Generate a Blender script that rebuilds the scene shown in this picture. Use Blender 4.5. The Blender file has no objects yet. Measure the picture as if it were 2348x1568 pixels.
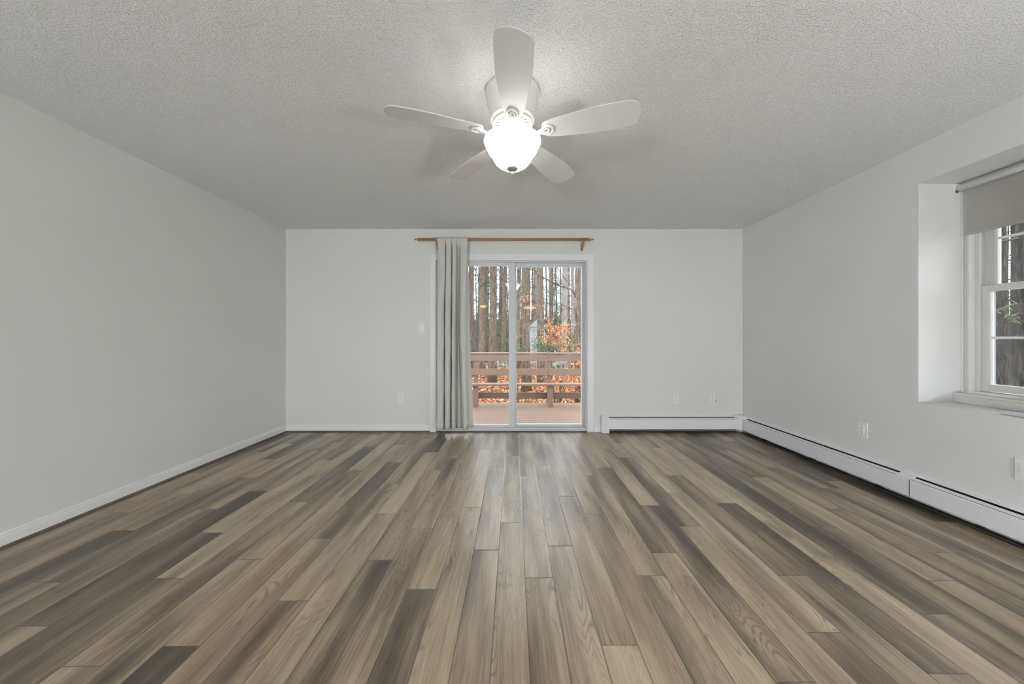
import bpy, math, random
from mathutils import Vector, Matrix, noise as mnoise
random.seed(11)
SC = bpy.context.scene
COL = SC.collection
PI = math.pi

# ------------------------------------------------------------------ camera, world, light, exposure
F = 800.0                                    # focal length in pixels of the 2348 px frame
cam_d = bpy.data.cameras.new('camera'); cam = bpy.data.objects.new('camera', cam_d); COL.objects.link(cam)
cam_d.sensor_width = 36.0; cam_d.sensor_fit = 'HORIZONTAL'; cam_d.lens = F / 2348 * 36
cam_d.shift_x = -3 / 2348; cam_d.shift_y = -8 / 2348
cam_d.clip_start = 0.05; cam_d.clip_end = 400
CH = 1.123
cam.location = (0, 0, CH); cam.rotation_euler = (PI / 2, 0, 0)
SC.camera = cam
SC.view_settings.view_transform = 'Standard'; SC.view_settings.look = 'None'
SC.view_settings.gamma = 1.0; SC.view_settings.use_curve_mapping = False
SC.view_settings.exposure = 0.07

world = bpy.data.worlds.new('overcast_sky'); SC.world = world; world.use_nodes = True
wn = world.node_tree.nodes; wl = world.node_tree.links
bg = wn['Background']
tc = wn.new('ShaderNodeTexCoord'); nz = wn.new('ShaderNodeTexNoise'); rp = wn.new('ShaderNodeValToRGB')
nz.inputs['Scale'].default_value = 2.2; nz.inputs['Detail'].default_value = 4
rp.color_ramp.elements[0].color = (0.70, 0.80, 0.95, 1); rp.color_ramp.elements[0].position = 0.35
rp.color_ramp.elements[1].color = (0.95, 0.98, 1.0, 1); rp.color_ramp.elements[1].position = 0.6
wl.new(tc.outputs['Generated'], nz.inputs['Vector']); wl.new(nz.outputs['Fac'], rp.inputs['Fac'])
wl.new(rp.outputs['Color'], bg.inputs['Color']); bg.inputs['Strength'].default_value = 7.0

# fan lamp and added fill lamps (built below): power in watts
FAN_BULB_W = 1.25        # each of the three bulbs in the fan's bowl
FAN_BOWL = 14.0          # glow of the lit frosted bowl
FILL_GLOBE = 305.0            # glow of the globe fill lamps added unseen behind the camera

# ------------------------------------------------------------------ room numbers
XL, XR, YF, YB, ZC = -2.74, 2.76, 4.20, -6.2, 2.44
def wallx(px, y=YF): return (px - 1177) * y / F
def wallz(py, y=YF): return CH + (776 - py) * y / F
def at(px, py, Y): return Vector(((px - 1177) * Y / F, Y, CH + (776 - py) * Y / F))

# ------------------------------------------------------------------ material helpers
class NT:
    def __init__(s, name):
        s.m = bpy.data.materials.new(name); s.m.use_nodes = True
        s.n = s.m.node_tree.nodes; s.l = s.m.node_tree.links
        s.b = s.n['Principled BSDF']; s.out = s.n['Material Output']
    def new(s, t, **kw):
        n = s.n.new(t)
        for k, v in kw.items():
            if k in n.inputs.keys(): s.set(n.inputs[k], v)
            else: setattr(n, k, v)
        return n
    def set(s, inp, v):
        if isinstance(v, bpy.types.NodeSocket): s.l.new(v, inp)
        elif isinstance(v, (tuple, list)) and len(v) == 3 and inp.type == 'RGBA': inp.default_value = (*v, 1)
        else: inp.default_value = v
    def math(s, op, a, b=0.0, c=None, clamp=False):
        n = s.n.new('ShaderNodeMath'); n.operation = op; n.use_clamp = clamp
        s.set(n.inputs[0], a); s.set(n.inputs[1], b)
        if c is not None: s.set(n.inputs[2], c)
        return n.outputs[0]
    def mix(s, f, a, b, mode='MIX'):
        n = s.n.new('ShaderNodeMix'); n.data_type = 'RGBA'; n.blend_type = mode
        s.set(n.inputs[0], f); s.set(n.inputs[6], a); s.set(n.inputs[7], b)
        return n.outputs[2]
    def ramp(s, f, stops):
        n = s.n.new('ShaderNodeValToRGB'); e = n.color_ramp.elements
        while len(e) < len(stops): e.new(0.5)
        for i, (p, c) in enumerate(stops):
            e[i].position = p; e[i].color = (*c, 1) if len(c) == 3 else c
        s.set(n.inputs[0], f); return n.outputs[0]
    def noise(s, vec, scale, detail=2, rough=0.5, dist=0.0):
        n = s.n.new('ShaderNodeTexNoise'); s.set(n.inputs['Vector'], vec)
        n.inputs['Scale'].default_value = scale; n.inputs['Detail'].default_value = detail
        n.inputs['Roughness'].default_value = rough; n.inputs['Distortion'].default_value = dist
        return n.outputs['Fac']
    def vec(s, x, y, z):
        n = s.n.new('ShaderNodeCombineXYZ'); s.set(n.inputs[0], x); s.set(n.inputs[1], y); s.set(n.inputs[2], z)
        return n.outputs[0]
    def obj(s): return s.new('ShaderNodeTexCoord').outputs['Object']
    def scale(s, v, sx, sy, sz):
        n = s.n.new('ShaderNodeMapping'); s.set(n.inputs['Vector'], v); n.inputs['Scale'].default_value = (sx, sy, sz)
        return n.outputs[0]
    def bump(s, h, dist, strength=1.0, prev=None):
        n = s.n.new('ShaderNodeBump'); s.set(n.inputs['Height'], h)
        n.inputs['Distance'].default_value = dist; n.inputs['Strength'].default_value = strength
        if prev is not None: s.l.new(prev, n.inputs['Normal'])
        return n.outputs[0]
    def fin(s, color=None, rough=0.5, normal=None, metal=0.0, spec=0.5):
        if color is not None: s.set(s.b.inputs['Base Color'], color)
        s.set(s.b.inputs['Roughness'], rough); s.set(s.b.inputs['Metallic'], metal)
        s.b.inputs['Specular IOR Level'].default_value = spec
        if normal is not None: s.l.new(normal, s.b.inputs['Normal'])
        return s.m

def paint(name, col, rough=0.5, var=0.02, bump=0.0, bscale=60, spec=0.4):
    t = NT(name); o = t.obj()
    n = t.noise(o, 1.3, 3)
    lo = tuple(c * (1 - var) for c in col); hi = tuple(min(1, c * (1 + var)) for c in col)
    c = t.ramp(n, [(0.3, lo), (0.7, hi)])
    nm = t.bump(t.noise(o, bscale, 3), bump) if bump else None
    return t.fin(c, rough, nm, spec=spec)

M = {}
M['wall'] = paint('wall_paint', (0.755, 0.76, 0.745), 0.75, 0.015, 0.0006, 45, 0.25)
M['trim'] = paint('white_trim_paint', (0.86, 0.865, 0.875), 0.35, 0.01)
M['reveal'] = paint('window_recess_paint', (0.72, 0.72, 0.71), 0.5, 0.01)
M['heater'] = paint('heater_enamel', (0.82, 0.83, 0.85), 0.3, 0.01)
M['plate'] = paint('outlet_plastic', (0.84, 0.84, 0.83), 0.3, 0.005)
M['slot'] = paint('slot_dark', (0.03, 0.03, 0.03), 0.7, 0.1)
M['dark'] = paint('dark_sheet_metal', (0.035, 0.037, 0.035), 0.55, 0.15)
M['alu'] = paint('pale_grey_vinyl', (0.66, 0.68, 0.71), 0.35, 0.03)
M['vinyl'] = paint('window_vinyl', (0.74, 0.73, 0.71), 0.4, 0.02)
M['white_vinyl'] = paint('white_vinyl', (0.88, 0.89, 0.90), 0.35, 0.01)
M['fan'] = paint('fan_white_enamel', (0.74, 0.72, 0.675), 0.35, 0.01)
M['blade'] = paint('fan_blade_white', (0.64, 0.64, 0.63), 0.4, 0.02)
M['pewter'] = paint('finial_pewter', (0.20, 0.18, 0.15), 0.4, 0.05)
M['screen'] = paint('grey_screen_frame', (0.20, 0.21, 0.23), 0.5, 0.03)

# textured ceiling
t = NT('popcorn_ceiling'); o = t.obj()
w = t.new('ShaderNodeTexVoronoi'); w.feature = 'F1'; w.inputs['Scale'].default_value = 150; t.l.new(o, w.inputs['Vector'])
n2 = t.noise(o, 190, 4, 0.65)
n3 = t.noise(o, 80, 3, 0.6)
blob = t.ramp(t.noise(o, 150, 2, 0.5), [(0.54, (0, 0, 0)), (0.64, (1, 1, 1))])
h = t.math('ADD', t.math('MULTIPLY', t.math('SUBTRACT', 1.0, w.outputs['Distance']), 0.55), t.math('ADD', n2, t.math('MULTIPLY', n3, 0.6)))
h = t.math('ADD', h, t.math('MULTIPLY', blob, 1.1))
pit = (0.90, 0.90, 0.895)
M['ceiling'] = t.fin(pit, 0.9, t.bump(h, 0.004, 1.0), spec=0.1)

# floor planks
t = NT('oak_plank_floor')
uv = t.new('ShaderNodeUVMap'); uv.uv_map = 'plank'
sp = t.new('ShaderNodeSeparateXYZ'); t.l.new(uv.outputs[0], sp.inputs[0])
U, V = sp.outputs[0], sp.outputs[1]
at_t = t.new('ShaderNodeAttribute'); at_t.attribute_name = 'tone'
at_o = t.new('ShaderNodeAttribute'); at_o.attribute_name = 'offs'
at_w = t.new('ShaderNodeAttribute'); at_w.attribute_name = 'warm'
T, OF, WM = at_t.outputs['Fac'], at_o.outputs['Fac'], at_w.outputs['Fac']
# slow drift of the grain sideways so the lines wander
Vo = t.math('ADD', V, t.math('MULTIPLY', OF, 3.7))
base = t.vec(t.math('MULTIPLY', U, 7.5), t.math('MULTIPLY', Vo, 1.15), t.math('MULTIPLY', OF, 11.0))
field = t.noise(base, 1.0, 2.0, 0.45, 0.35)
rings = t.math('SINE', t.math('ADD', t.math('MULTIPLY', field, 185.0), t.math('MULTIPLY', U, 210.0)))
rings = t.math('POWER', t.math('ADD', t.math('MULTIPLY', rings, 0.5), 0.5), 3.2)
mask = t.ramp(t.noise(t.vec(t.math('MULTIPLY', U, 9), t.math('MULTIPLY', Vo, 2.2), t.math('ADD', OF, 40.0)), 1.0, 2), [(0.42, (0, 0, 0)), (0.66, (1, 1, 1))])
broad = t.noise(t.vec(t.math('MULTIPLY', U, 8), t.math('MULTIPLY', Vo, 0.9), t.math('ADD', OF, 9.0)), 1.0, 3, 0.5)
fine = t.noise(t.vec(t.math('MULTIPLY', U, 420), t.math('MULTIPLY', Vo, 9), OF), 1.0, 3, 0.6)
streak = t.noise(t.vec(t.math('MULTIPLY', U, 110), t.math('MULTIPLY', Vo, 2.6), OF), 1.0, 3, 0.6)
# knots
kv = t.new('ShaderNodeTexVoronoi'); kv.feature = 'F1'; kv.inputs['Scale'].default_value = 1.0
t.l.new(t.vec(t.math('MULTIPLY', U, 9.0), t.math('MULTIPLY', Vo, 1.9), t.math('MULTIPLY', OF, 5.0)), kv.inputs['Vector'])
kd = kv.outputs['Distance']
knot = t.ramp(kd, [(0.05, (1, 1, 1)), (0.16, (0, 0, 0))])
kring = t.math('MULTIPLY', t.math('POWER', t.math('ADD', t.math('MULTIPLY', t.math('SINE', t.math('MULTIPLY', kd, 110.0)), 0.5), 0.5), 2.0), t.ramp(kd, [(0.08, (1, 1, 1)), (0.34, (0, 0, 0))]))
lum = t.math('ADD', T, t.math('MULTIPLY', t.math('SUBTRACT', broad, 0.5), 1.9))
lum = t.math('ADD', lum, t.math('MULTIPLY', t.math('SUBTRACT', streak, 0.5), 0.50))
lum = t.math('ADD', lum, t.math('MULTIPLY', t.math('SUBTRACT', fine, 0.5), 0.55))
col_ = t.ramp(lum, [(0.0, (0.062, 0.044, 0.029)), (0.25, (0.140, 0.104, 0.069)), (0.5, (0.305, 0.233, 0.158)), (0.75, (0.440, 0.350, 0.240)), (1.0, (0.56, 0.455, 0.325))])
col_ = t.mix(t.math('MULTIPLY', WM, 0.22), col_, (0.34, 0.20, 0.125))
dk = t.math('MULTIPLY', t.math('MULTIPLY', rings, mask), 0.85, clamp=True)
lines = t.ramp(t.noise(t.vec(t.math('MULTIPLY', U, 300), t.math('MULTIPLY', Vo, 3.2), t.math('ADD', OF, 70.0)), 1.0, 2, 0.55), [(0.50, (0, 0, 0)), (0.66, (1, 1, 1))])
dk = t.math('MAXIMUM', dk, t.math('MULTIPLY', lines, 0.42))
dk = t.math('MAXIMUM', dk, t.math('MULTIPLY', kring, 0.55))
dk = t.math('MAXIMUM', dk, t.math('MULTIPLY', knot, 0.9))
col_ = t.mix(dk, col_, t.mix(0.42, (0.02, 0.013, 0.009), col_))
# plank joints
at_w2 = t.new('ShaderNodeUVMap'); at_w2.uv_map = 'edge'
se = t.new('ShaderNodeSeparateXYZ'); t.l.new(at_w2.outputs[0], se.inputs[0])
def edge(d, wd): return t.math('LESS_THAN', d, wd)
eu = t.math('MINIMUM', U, t.math('SUBTRACT', 0.13333, U))
ev = t.math('MINIMUM', V, t.math('SUBTRACT', 1.208, V))
e1 = t.ramp(eu, [(0.0, (1, 1, 1)), (0.0011, (1, 1, 1)), (0.0020, (0, 0, 0))])
e2 = t.ramp(ev, [(0.0, (1, 1, 1)), (0.0013, (1, 1, 1)), (0.0024, (0, 0, 0))])
ed = t.math('MAXIMUM', e1, e2)
col_ = t.mix(t.math('MULTIPLY', ed, 0.75), col_, (0.03, 0.021, 0.015))
hgt = t.math('SUBTRACT', t.math('MULTIPLY', t.math('ADD', fine, t.math('MULTIPLY', dk, -0.6)), 0.25), t.math('MULTIPLY', ed, 1.6))
M['floor'] = t.fin(col_, t.math('ADD', 0.26, t.math('MULTIPLY', fine, 0.16)), t.bump(hgt, 0.0008, 0.8), spec=0.5)
t.b.inputs['IOR'].default_value = 1.75

def wood(name, base, dark, sx=3, sy=60, sz=60, rough=0.4):
    t = NT(name); o = t.scale(t.obj(), sx, sy, sz)
    n = t.noise(o, 1.0, 4, 0.6, 0.3)
    c = t.ramp(n, [(0.3, dark), (0.65, base)])
    return t.fin(c, rough, t.bump(n, 0.0005), spec=0.4)
M['rodwood'] = wood('honey_oak', (0.46, 0.225, 0.085), (0.32, 0.14, 0.045))
M['shoe'] = wood('brown_shoe_moulding', (0.13, 0.095, 0.07), (0.075, 0.052, 0.038), 20, 2, 20)
M['shoe2'] = wood('brown_shoe_moulding_far', (0.13, 0.095, 0.07), (0.075, 0.052, 0.038), 2, 20, 20)
M['deck'] = wood('stained_deck_boards', (0.30, 0.20, 0.155), (0.23, 0.145, 0.11), 1.2, 22, 22, 0.32)
M['rail'] = wood('stained_rail_boards', (0.31, 0.20, 0.15), (0.25, 0.155, 0.115), 1.0, 20, 30, 0.5)

# linen curtain
t = NT('linen_curtain'); o = t.obj()
s1 = t.noise(t.scale(o, 900, 900, 6), 1.0, 2); s2 = t.noise(t.scale(o, 8, 8, 900), 1.0, 2)
mix_ = t.math('ADD', t.math('MULTIPLY', s1, 0.5), t.math('MULTIPLY', s2, 0.5))
c = t.ramp(mix_, [(0.35, (0.64, 0.635, 0.61)), (0.65, (0.80, 0.795, 0.775))])
t.fin(c, 0.95, t.bump(mix_, 0.0004), spec=0.1)
tr = t.new('ShaderNodeBsdfTranslucent'); t.set(tr.inputs['Color'], (0.62, 0.58, 0.50))
mx = t.new('ShaderNodeMixShader'); mx.inputs[0].default_value = 0.18
t.l.new(t.b.outputs[0], mx.inputs[1]); t.l.new(tr.outputs[0], mx.inputs[2]); t.l.new(mx.outputs[0], t.out.inputs[0])
M['curtain'] = t.m
# blind fabric
t = NT('roller_blind_fabric'); o = t.obj()
s1 = t.noise(t.scale(o, 20, 700, 20), 1, 2); s2 = t.noise(t.scale(o, 20, 8, 700), 1, 2)
mix_ = t.math('ADD', t.math('MULTIPLY', s1, 0.5), t.math('MULTIPLY', s2, 0.5))
t.fin(t.ramp(mix_, [(0.30, (0.43, 0.415, 0.395)), (0.70, (0.47, 0.455, 0.435))]), 0.9, t.bump(mix_, 0.0005), spec=0.1)
tr = t.new('ShaderNodeBsdfTranslucent'); t.set(tr.inputs['Color'], (0.55, 0.5, 0.46))
mx = t.new('ShaderNodeMixShader'); mx.inputs[0].default_value = 0.12
t.l.new(t.b.outputs[0], mx.inputs[1]); t.l.new(tr.outputs[0], mx.inputs[2]); t.l.new(mx.outputs[0], t.out.inputs[0])
M['blind'] = t.m
# window glass: thin pane, mostly clear with a Fresnel reflection
t = NT('window_glass')
tb = t.new('ShaderNodeBsdfTransparent'); t.set(tb.inputs['Color'], (0.95, 0.965, 0.96))
gl = t.new('ShaderNodeBsdfGlossy'); gl.inputs['Roughness'].default_value = 0.0
fr = t.new('ShaderNodeFresnel'); fr.inputs['IOR'].default_value = 1.5
mx = t.new('ShaderNodeMixShader'); t.l.new(fr.outputs[0], mx.inputs[0])
t.l.new(tb.outputs[0], mx.inputs[1]); t.l.new(gl.outputs[0], mx.inputs[2]); t.l.new(mx.outputs[0], t.out.inputs[0])
M['glass'] = t.m
def emit(name, col, strength):
    t = NT(name); lw = t.new('ShaderNodeLayerWeight'); lw.inputs['Blend'].default_value = 0.35
    e = t.math('MULTIPLY', t.math('SUBTRACT', 1.0, t.math('MULTIPLY', lw.outputs['Facing'], 0.55)), strength)
    t.fin(col, 0.25); t.set(t.b.inputs['Emission Color'], col); t.set(t.b.inputs['Emission Strength'], e)
    return t.m
M['bowl'] = emit('lit_frosted_bowl', (1.0, 0.985, 0.95), FAN_BOWL)
M['rim'] = emit('frosted_glass_rim', (0.85, 0.84, 0.81), 1.6)
M['innerglass'] = emit('bowl_inner_glass', (0.85, 0.84, 0.81), 0.7)
M['dome'] = emit('lit_amber_dome', (1.0, 0.62, 0.22), 12.0)
M['globe'] = emit('fill_white_globe', (0.91, 0.965, 1.0), FILL_GLOBE)

# outdoors
t = NT('tree_bark'); o = t.obj(); oi = t.new('ShaderNodeObjectInfo')
n = t.noise(t.scale(o, 9, 9, 1.6), 3.0, 5, 0.65, 0.5)
c = t.ramp(n, [(0.35, (0.055, 0.042, 0.035)), (0.52, (0.15, 0.12, 0.10)), (0.7, (0.30, 0.26, 0.225))])
c = t.mix(1.0, c, t.ramp(oi.outputs['Random'], [(0, (0.8, 0.75, 0.72)), (0.5, (1.1, 1.0, 0.9)), (1, (1.45, 1.35, 1.3))]), 'MULTIPLY')
M['bark'] = t.fin(c, 0.95, t.bump(n, 0.04), spec=0.1)
t = NT('tree_bark_shaded'); o = t.obj()  # bark copy with shade painted in, for trunks outside the side window
n = t.noise(t.scale(o, 9, 9, 1.6), 3.0, 5, 0.65, 0.5)
M['shaded_bark'] = t.fin(t.ramp(n, [(0.35, (0.02, 0.017, 0.015)), (0.52, (0.05, 0.044, 0.040)), (0.7, (0.105, 0.098, 0.09))]), 0.95, t.bump(n, 0.04), spec=0.1)
t = NT('pale_bark'); o = t.obj()
n = t.noise(t.scale(o, 8, 8, 3), 3.0, 5, 0.65, 0.3)
M['palebark'] = t.fin(t.ramp(n, [(0.35, (0.16, 0.13, 0.125)), (0.6, (0.32, 0.275, 0.26)), (0.75, (0.42, 0.375, 0.35))]), 0.9, t.bump(n, 0.02), spec=0.1)
t = NT('twig_bark'); o = t.obj(); n = t.noise(o, 6.0, 3)
M['twig'] = t.fin(t.ramp(n, [(0.35, (0.05, 0.04, 0.03)), (0.55, (0.135, 0.112, 0.085)), (0.7, (0.27, 0.245, 0.20))]), 0.9, spec=0.1)
M['darktwig'] = paint('dark_twig', (0.045, 0.036, 0.03), 0.9, 0.3)
M['paletwig'] = paint('pale_twig', (0.17, 0.155, 0.13), 0.9, 0.25)
def leafmat(name, stops, rough=0.6):
    t = NT(name); a = t.new('ShaderNodeAttribute'); a.attribute_name = 'rnd'
    c = t.ramp(a.outputs['Fac'], stops); t.fin(c, rough, spec=0.3)
    tr = t.new('ShaderNodeBsdfTranslucent'); t.l.new(c, tr.inputs['Color'])
    mx = t.new('ShaderNodeMixShader'); mx.inputs[0].default_value = 0.3
    t.l.new(t.b.outputs[0], mx.inputs[1]); t.l.new(tr.outputs[0], mx.inputs[2]); t.l.new(mx.outputs[0], t.out.inputs[0])
    return t.m
M['needles'] = leafmat('pine_needles', [(0, (0.04, 0.055, 0.028)), (0.5, (0.10, 0.135, 0.065)), (1, (0.20, 0.245, 0.14))])
M['litter'] = leafmat('fallen_oak_leaves', [(0, (0.16, 0.055, 0.025)), (0.35, (0.42, 0.15, 0.06)), (0.7, (0.62, 0.28, 0.12)), (1, (0.85, 0.62, 0.42))])
M['oakleaf'] = leafmat('orange_oak_leaves', [(0, (0.35, 0.10, 0.03)), (0.5, (0.72, 0.27, 0.09)), (1, (0.90, 0.55, 0.32))])
M['laurel'] = leafmat('green_shrub_leaves', [(0, (0.03, 0.06, 0.02)), (0.6, (0.09, 0.17, 0.05)), (1, (0.24, 0.33, 0.14))])
t = NT('forest_floor'); o = t.obj(); n = t.noise(o, 9.0, 6, 0.75); n2 = t.noise(o, 0.35, 3)
c = t.ramp(n, [(0.36, (0.055, 0.03, 0.02)), (0.5, (0.24, 0.105, 0.05)), (0.62, (0.42, 0.21, 0.10))])
M['ground'] = t.fin(t.mix(t.ramp(n2, [(0.45, (0, 0, 0)), (0.7, (0.6, 0.6, 0.6))]), c, (0.16, 0.12, 0.08)), 0.95, t.bump(n, 0.05), spec=0.1)
t = NT('lichen_rock'); o = t.obj(); n = t.noise(o, 6.0, 5, 0.7)
M['rock'] = t.fin(t.ramp(n, [(0.38, (0.06, 0.06, 0.05)), (0.52, (0.20, 0.21, 0.17)), (0.65, (0.42, 0.47, 0.38))]), 0.95, t.bump(n, 0.05), spec=0.1)
M['shed'] = wood('grey_green_shed_boards', (0.40, 0.46, 0.46), (0.28, 0.33, 0.34), 14, 14, 1.0, 0.8)
M['shingle'] = paint('shed_roof_felt', (0.22, 0.25, 0.24), 0.9, 0.2)
M['wire'] = paint('wire_galvanised', (0.25, 0.27, 0.28), 0.5, 0.1)
M['siding'] = paint('house_siding', (0.55, 0.55, 0.53), 0.7, 0.03)

OUT = 0.72
for k in ('bark', 'shaded_bark', 'palebark', 'twig', 'needles', 'litter', 'oakleaf', 'laurel', 'ground', 'rock', 'shed', 'deck', 'rail'):
    for nd in M[k].node_tree.nodes:
        if nd.type == 'VALTORGB' and max(nd.color_ramp.elements[-1].color[:3]) < .99:
            for e in nd.color_ramp.elements: e.color = [c * (OUT * .92 if k in ('deck', 'rail') else OUT) for c in e.color[:3]] + [1]

# ------------------------------------------------------------------ mesh builder
class MB:
    def __init__(s): s.v = []; s.f = []; s.sm = []; s.at = {}
    def add(s, vs, fs, smooth=False):
        k = len(s.v); s.v += [tuple(v) for v in vs]
        s.f += [tuple(i + k for i in f) for f in fs]; s.sm += [smooth] * len(fs); return s
    def box(s, a, b, bev=0.0):
        x0, x1 = sorted((a[0], b[0])); y0, y1 = sorted((a[1], b[1])); z0, z1 = sorted((a[2], b[2]))
        if bev <= 0:
            vs = [(x, y, z) for z in (z0, z1) for y in (y0, y1) for x in (x0, x1)]
            return s.add(vs, [(0, 2, 3, 1), (4, 5, 7, 6), (0, 1, 5, 4), (2, 6, 7, 3), (0, 4, 6, 2), (1, 3, 7, 5)])
        import bmesh
        bm = bmesh.new(); bmesh.ops.create_cube(bm, size=1)
        for v in bm.verts: v.co = Vector(((x0 + x1) / 2 + v.co.x * (x1 - x0), (y0 + y1) / 2 + v.co.y * (y1 - y0), (z0 + z1) / 2 + v.co.z * (z1 - z0)))
        bmesh.ops.bevel(bm, geom=bm.edges[:], offset=bev, segments=2, affect='EDGES', profile=0.5)
        bm.verts.index_update()
        s.add([v.co[:] for v in bm.verts], [[v.index for v in f.verts] for f in bm.faces], False); bm.free(); return s
    def prism(s, poly, fn, a, b, smooth=False):
        """poly: list of 2-D points; fn(p, q, t) -> world point; extruded t = a..b"""
        n = len(poly)
        vs = [fn(p, q, a) for p, q in poly] + [fn(p, q, b) for p, q in poly]
        fs = [(i, (i + 1) % n, n + (i + 1) % n, n + i) for i in range(n)]
        s.add(vs, fs, smooth); k = len(s.v) - 2 * n
        s.f += [tuple(k + i for i in range(n))[::-1], tuple(k + n + i for i in range(n))]; s.sm += [False, False]; return s
    def tube(s, pts, rads, n=8, cap=True, smooth=True):
        pts = [Vector(p) for p in pts]; m = len(pts)
        if not isinstance(rads, (list, tuple)): rads = [rads] * m
        vs = []; ref = None
        for i in range(m):
            d = (pts[min(i + 1, m - 1)] - pts[max(i - 1, 0)])
            d = d.normalized() if d.length > 1e-9 else Vector((0, 0, 1))
            if ref is None: ref = Vector((0, 0, 1)) if abs(d.z) < 0.9 else Vector((1, 0, 0))
            u = d.cross(ref).normalized(); w_ = d.cross(u).normalized(); ref = w_.cross(d) * -1 if False else ref
            for k in range(n):
                a = 2 * PI * k / n; vs.append(pts[i] + (u * math.cos(a) + w_ * math.sin(a)) * rads[i])
        fs = [(i * n + k, (i + 1) * n + k, (i + 1) * n + (k + 1) % n, i * n + (k + 1) % n) for i in range(m - 1) for k in range(n)]
        s.add(vs, fs, smooth)
        if cap:
            k0 = len(s.v) - m * n
            s.f += [tuple(k0 + k for k in range(n)), tuple(k0 + (m - 1) * n + k for k in range(n))[::-1]]; s.sm += [False, False]
        return s
    def lathe(s, prof, c, axis='z', n=48, smooth=True, closed=False):
        """prof: (radius, height) list"""
        c = Vector(c); vs = []; m = len(prof)
        for r, h_ in prof:
            for k in range(n):
                a = 2 * PI * k / n; x, y = r * math.cos(a), r * math.sin(a)
                p = Vector((x, y, h_)) if axis == 'z' else (Vector((h_, x, y)) if axis == 'x' else Vector((x, h_, y)))
                vs.append(c + p)
        R_ = m if closed else m - 1
        fs = [(i * n + k, i * n + (k + 1) % n, ((i + 1) % m) * n + (k + 1) % n, ((i + 1) % m) * n + k) for i in range(R_) for k in range(n)]
        return s.add(vs, fs, smooth)
    def build(s, name, mat, parent=None, loc=None, attrs=None, kind=None, bevel=None):
        me = bpy.data.meshes.new(name)
        L = Vector(loc) if loc is not None else Vector((0, 0, 0))
        pl = Vector((0, 0, 0)); q = parent
        while q is not None: pl += q.location; q = q.parent
        L0 = pl if loc is None else L
        me.from_pydata([(v[0] - L0.x, v[1] - L0.y, v[2] - L0.z) for v in s.v], [], s.f)
        me.validate(clean_customdata=False)
        if len(me.polygons) == len(s.sm): me.polygons.foreach_set('use_smooth', s.sm)
        for k, vals in (attrs or {}).items():
            a = me.attributes.new(k, 'FLOAT', 'FACE'); a.data.foreach_set('value', vals)
        me.materials.append(mat); me.update()
        ob = bpy.data.objects.new(name, me); COL.objects.link(ob)
        ob.location = L0 - pl
        if parent is not None: ob.parent = parent
        if kind: ob['kind'] = kind
        if bevel:
            md = ob.modifiers.new('bevel', 'BEVEL'); md.width = bevel; md.segments = 2; md.limit_method = 'ANGLE'; md.angle_limit = 0.6
        return ob

def root(name, loc=(0, 0, 0), label=None, cat=None, group=None, kind=None):
    o = bpy.data.objects.new(name, None); COL.objects.link(o); o.location = loc; o.empty_display_size = 0.1
    tag(o, label, cat, group, kind); return o
def tag(o, label=None, cat=None, group=None, kind=None):
    if label: o['label'] = label
    if cat: o['category'] = cat
    if group: o['group'] = group
    if kind: o['kind'] = kind
    return o
def box(name, a, b, mat, parent=None, bev=0.0, kind=None, loc=None):
    return MB().box(a, b, bev).build(name, mat, parent, kind=kind, loc=loc)

# ------------------------------------------------------------------ floor of separate planks
PW, PL, X0 = 0.13333, 1.208, 0.0553
OFFS = {-20: 1.04, -19: .10, -18: .83, -17: .40, -16: 1.09, -15: .155, -14: .81, -13: .425, -12: 1.195, -11: .565, -10: .065, -9: .75, -8: .285,
        -7: 1.03, -6: .56, -5: .855, -4: .355, -3: 1.115, -2: .645, -1: .92, 0: .43, 1: .68, 2: .07, 3: 1.03, 4: .445, 5: .62, 6: 1.14,
        7: .88, 8: .125, 9: .445, 10: 1.17, 11: .585, 12: .215, 13: .875, 14: .41, 15: 1.09, 16: .62, 17: .2, 18: .34, 19: .93, 20: .6, -21: .5}
TONES = {}
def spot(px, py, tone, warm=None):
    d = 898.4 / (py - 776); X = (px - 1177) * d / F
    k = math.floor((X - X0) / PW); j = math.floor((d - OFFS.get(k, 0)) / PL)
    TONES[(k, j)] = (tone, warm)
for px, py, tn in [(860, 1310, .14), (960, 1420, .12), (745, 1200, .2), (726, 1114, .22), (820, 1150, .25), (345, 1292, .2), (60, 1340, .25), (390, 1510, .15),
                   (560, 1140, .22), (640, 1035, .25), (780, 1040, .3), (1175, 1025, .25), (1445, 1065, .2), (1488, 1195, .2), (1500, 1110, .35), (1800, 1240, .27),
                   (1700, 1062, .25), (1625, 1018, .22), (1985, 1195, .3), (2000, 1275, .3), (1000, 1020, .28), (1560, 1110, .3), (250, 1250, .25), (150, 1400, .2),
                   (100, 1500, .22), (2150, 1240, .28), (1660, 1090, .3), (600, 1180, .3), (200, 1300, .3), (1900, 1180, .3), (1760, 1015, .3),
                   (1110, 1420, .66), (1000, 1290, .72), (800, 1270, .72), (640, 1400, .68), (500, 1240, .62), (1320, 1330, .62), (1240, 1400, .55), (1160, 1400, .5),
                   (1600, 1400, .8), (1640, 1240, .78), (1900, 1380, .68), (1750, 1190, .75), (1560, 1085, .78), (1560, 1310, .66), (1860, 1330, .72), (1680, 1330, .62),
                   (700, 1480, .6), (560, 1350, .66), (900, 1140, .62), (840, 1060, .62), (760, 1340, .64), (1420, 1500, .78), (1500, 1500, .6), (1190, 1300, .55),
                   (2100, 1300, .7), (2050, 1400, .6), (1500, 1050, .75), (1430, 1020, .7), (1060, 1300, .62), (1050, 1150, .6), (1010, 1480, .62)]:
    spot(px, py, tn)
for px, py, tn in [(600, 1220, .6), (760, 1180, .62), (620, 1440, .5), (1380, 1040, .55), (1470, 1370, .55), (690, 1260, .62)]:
    spot(px, py, tn, .7)
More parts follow.
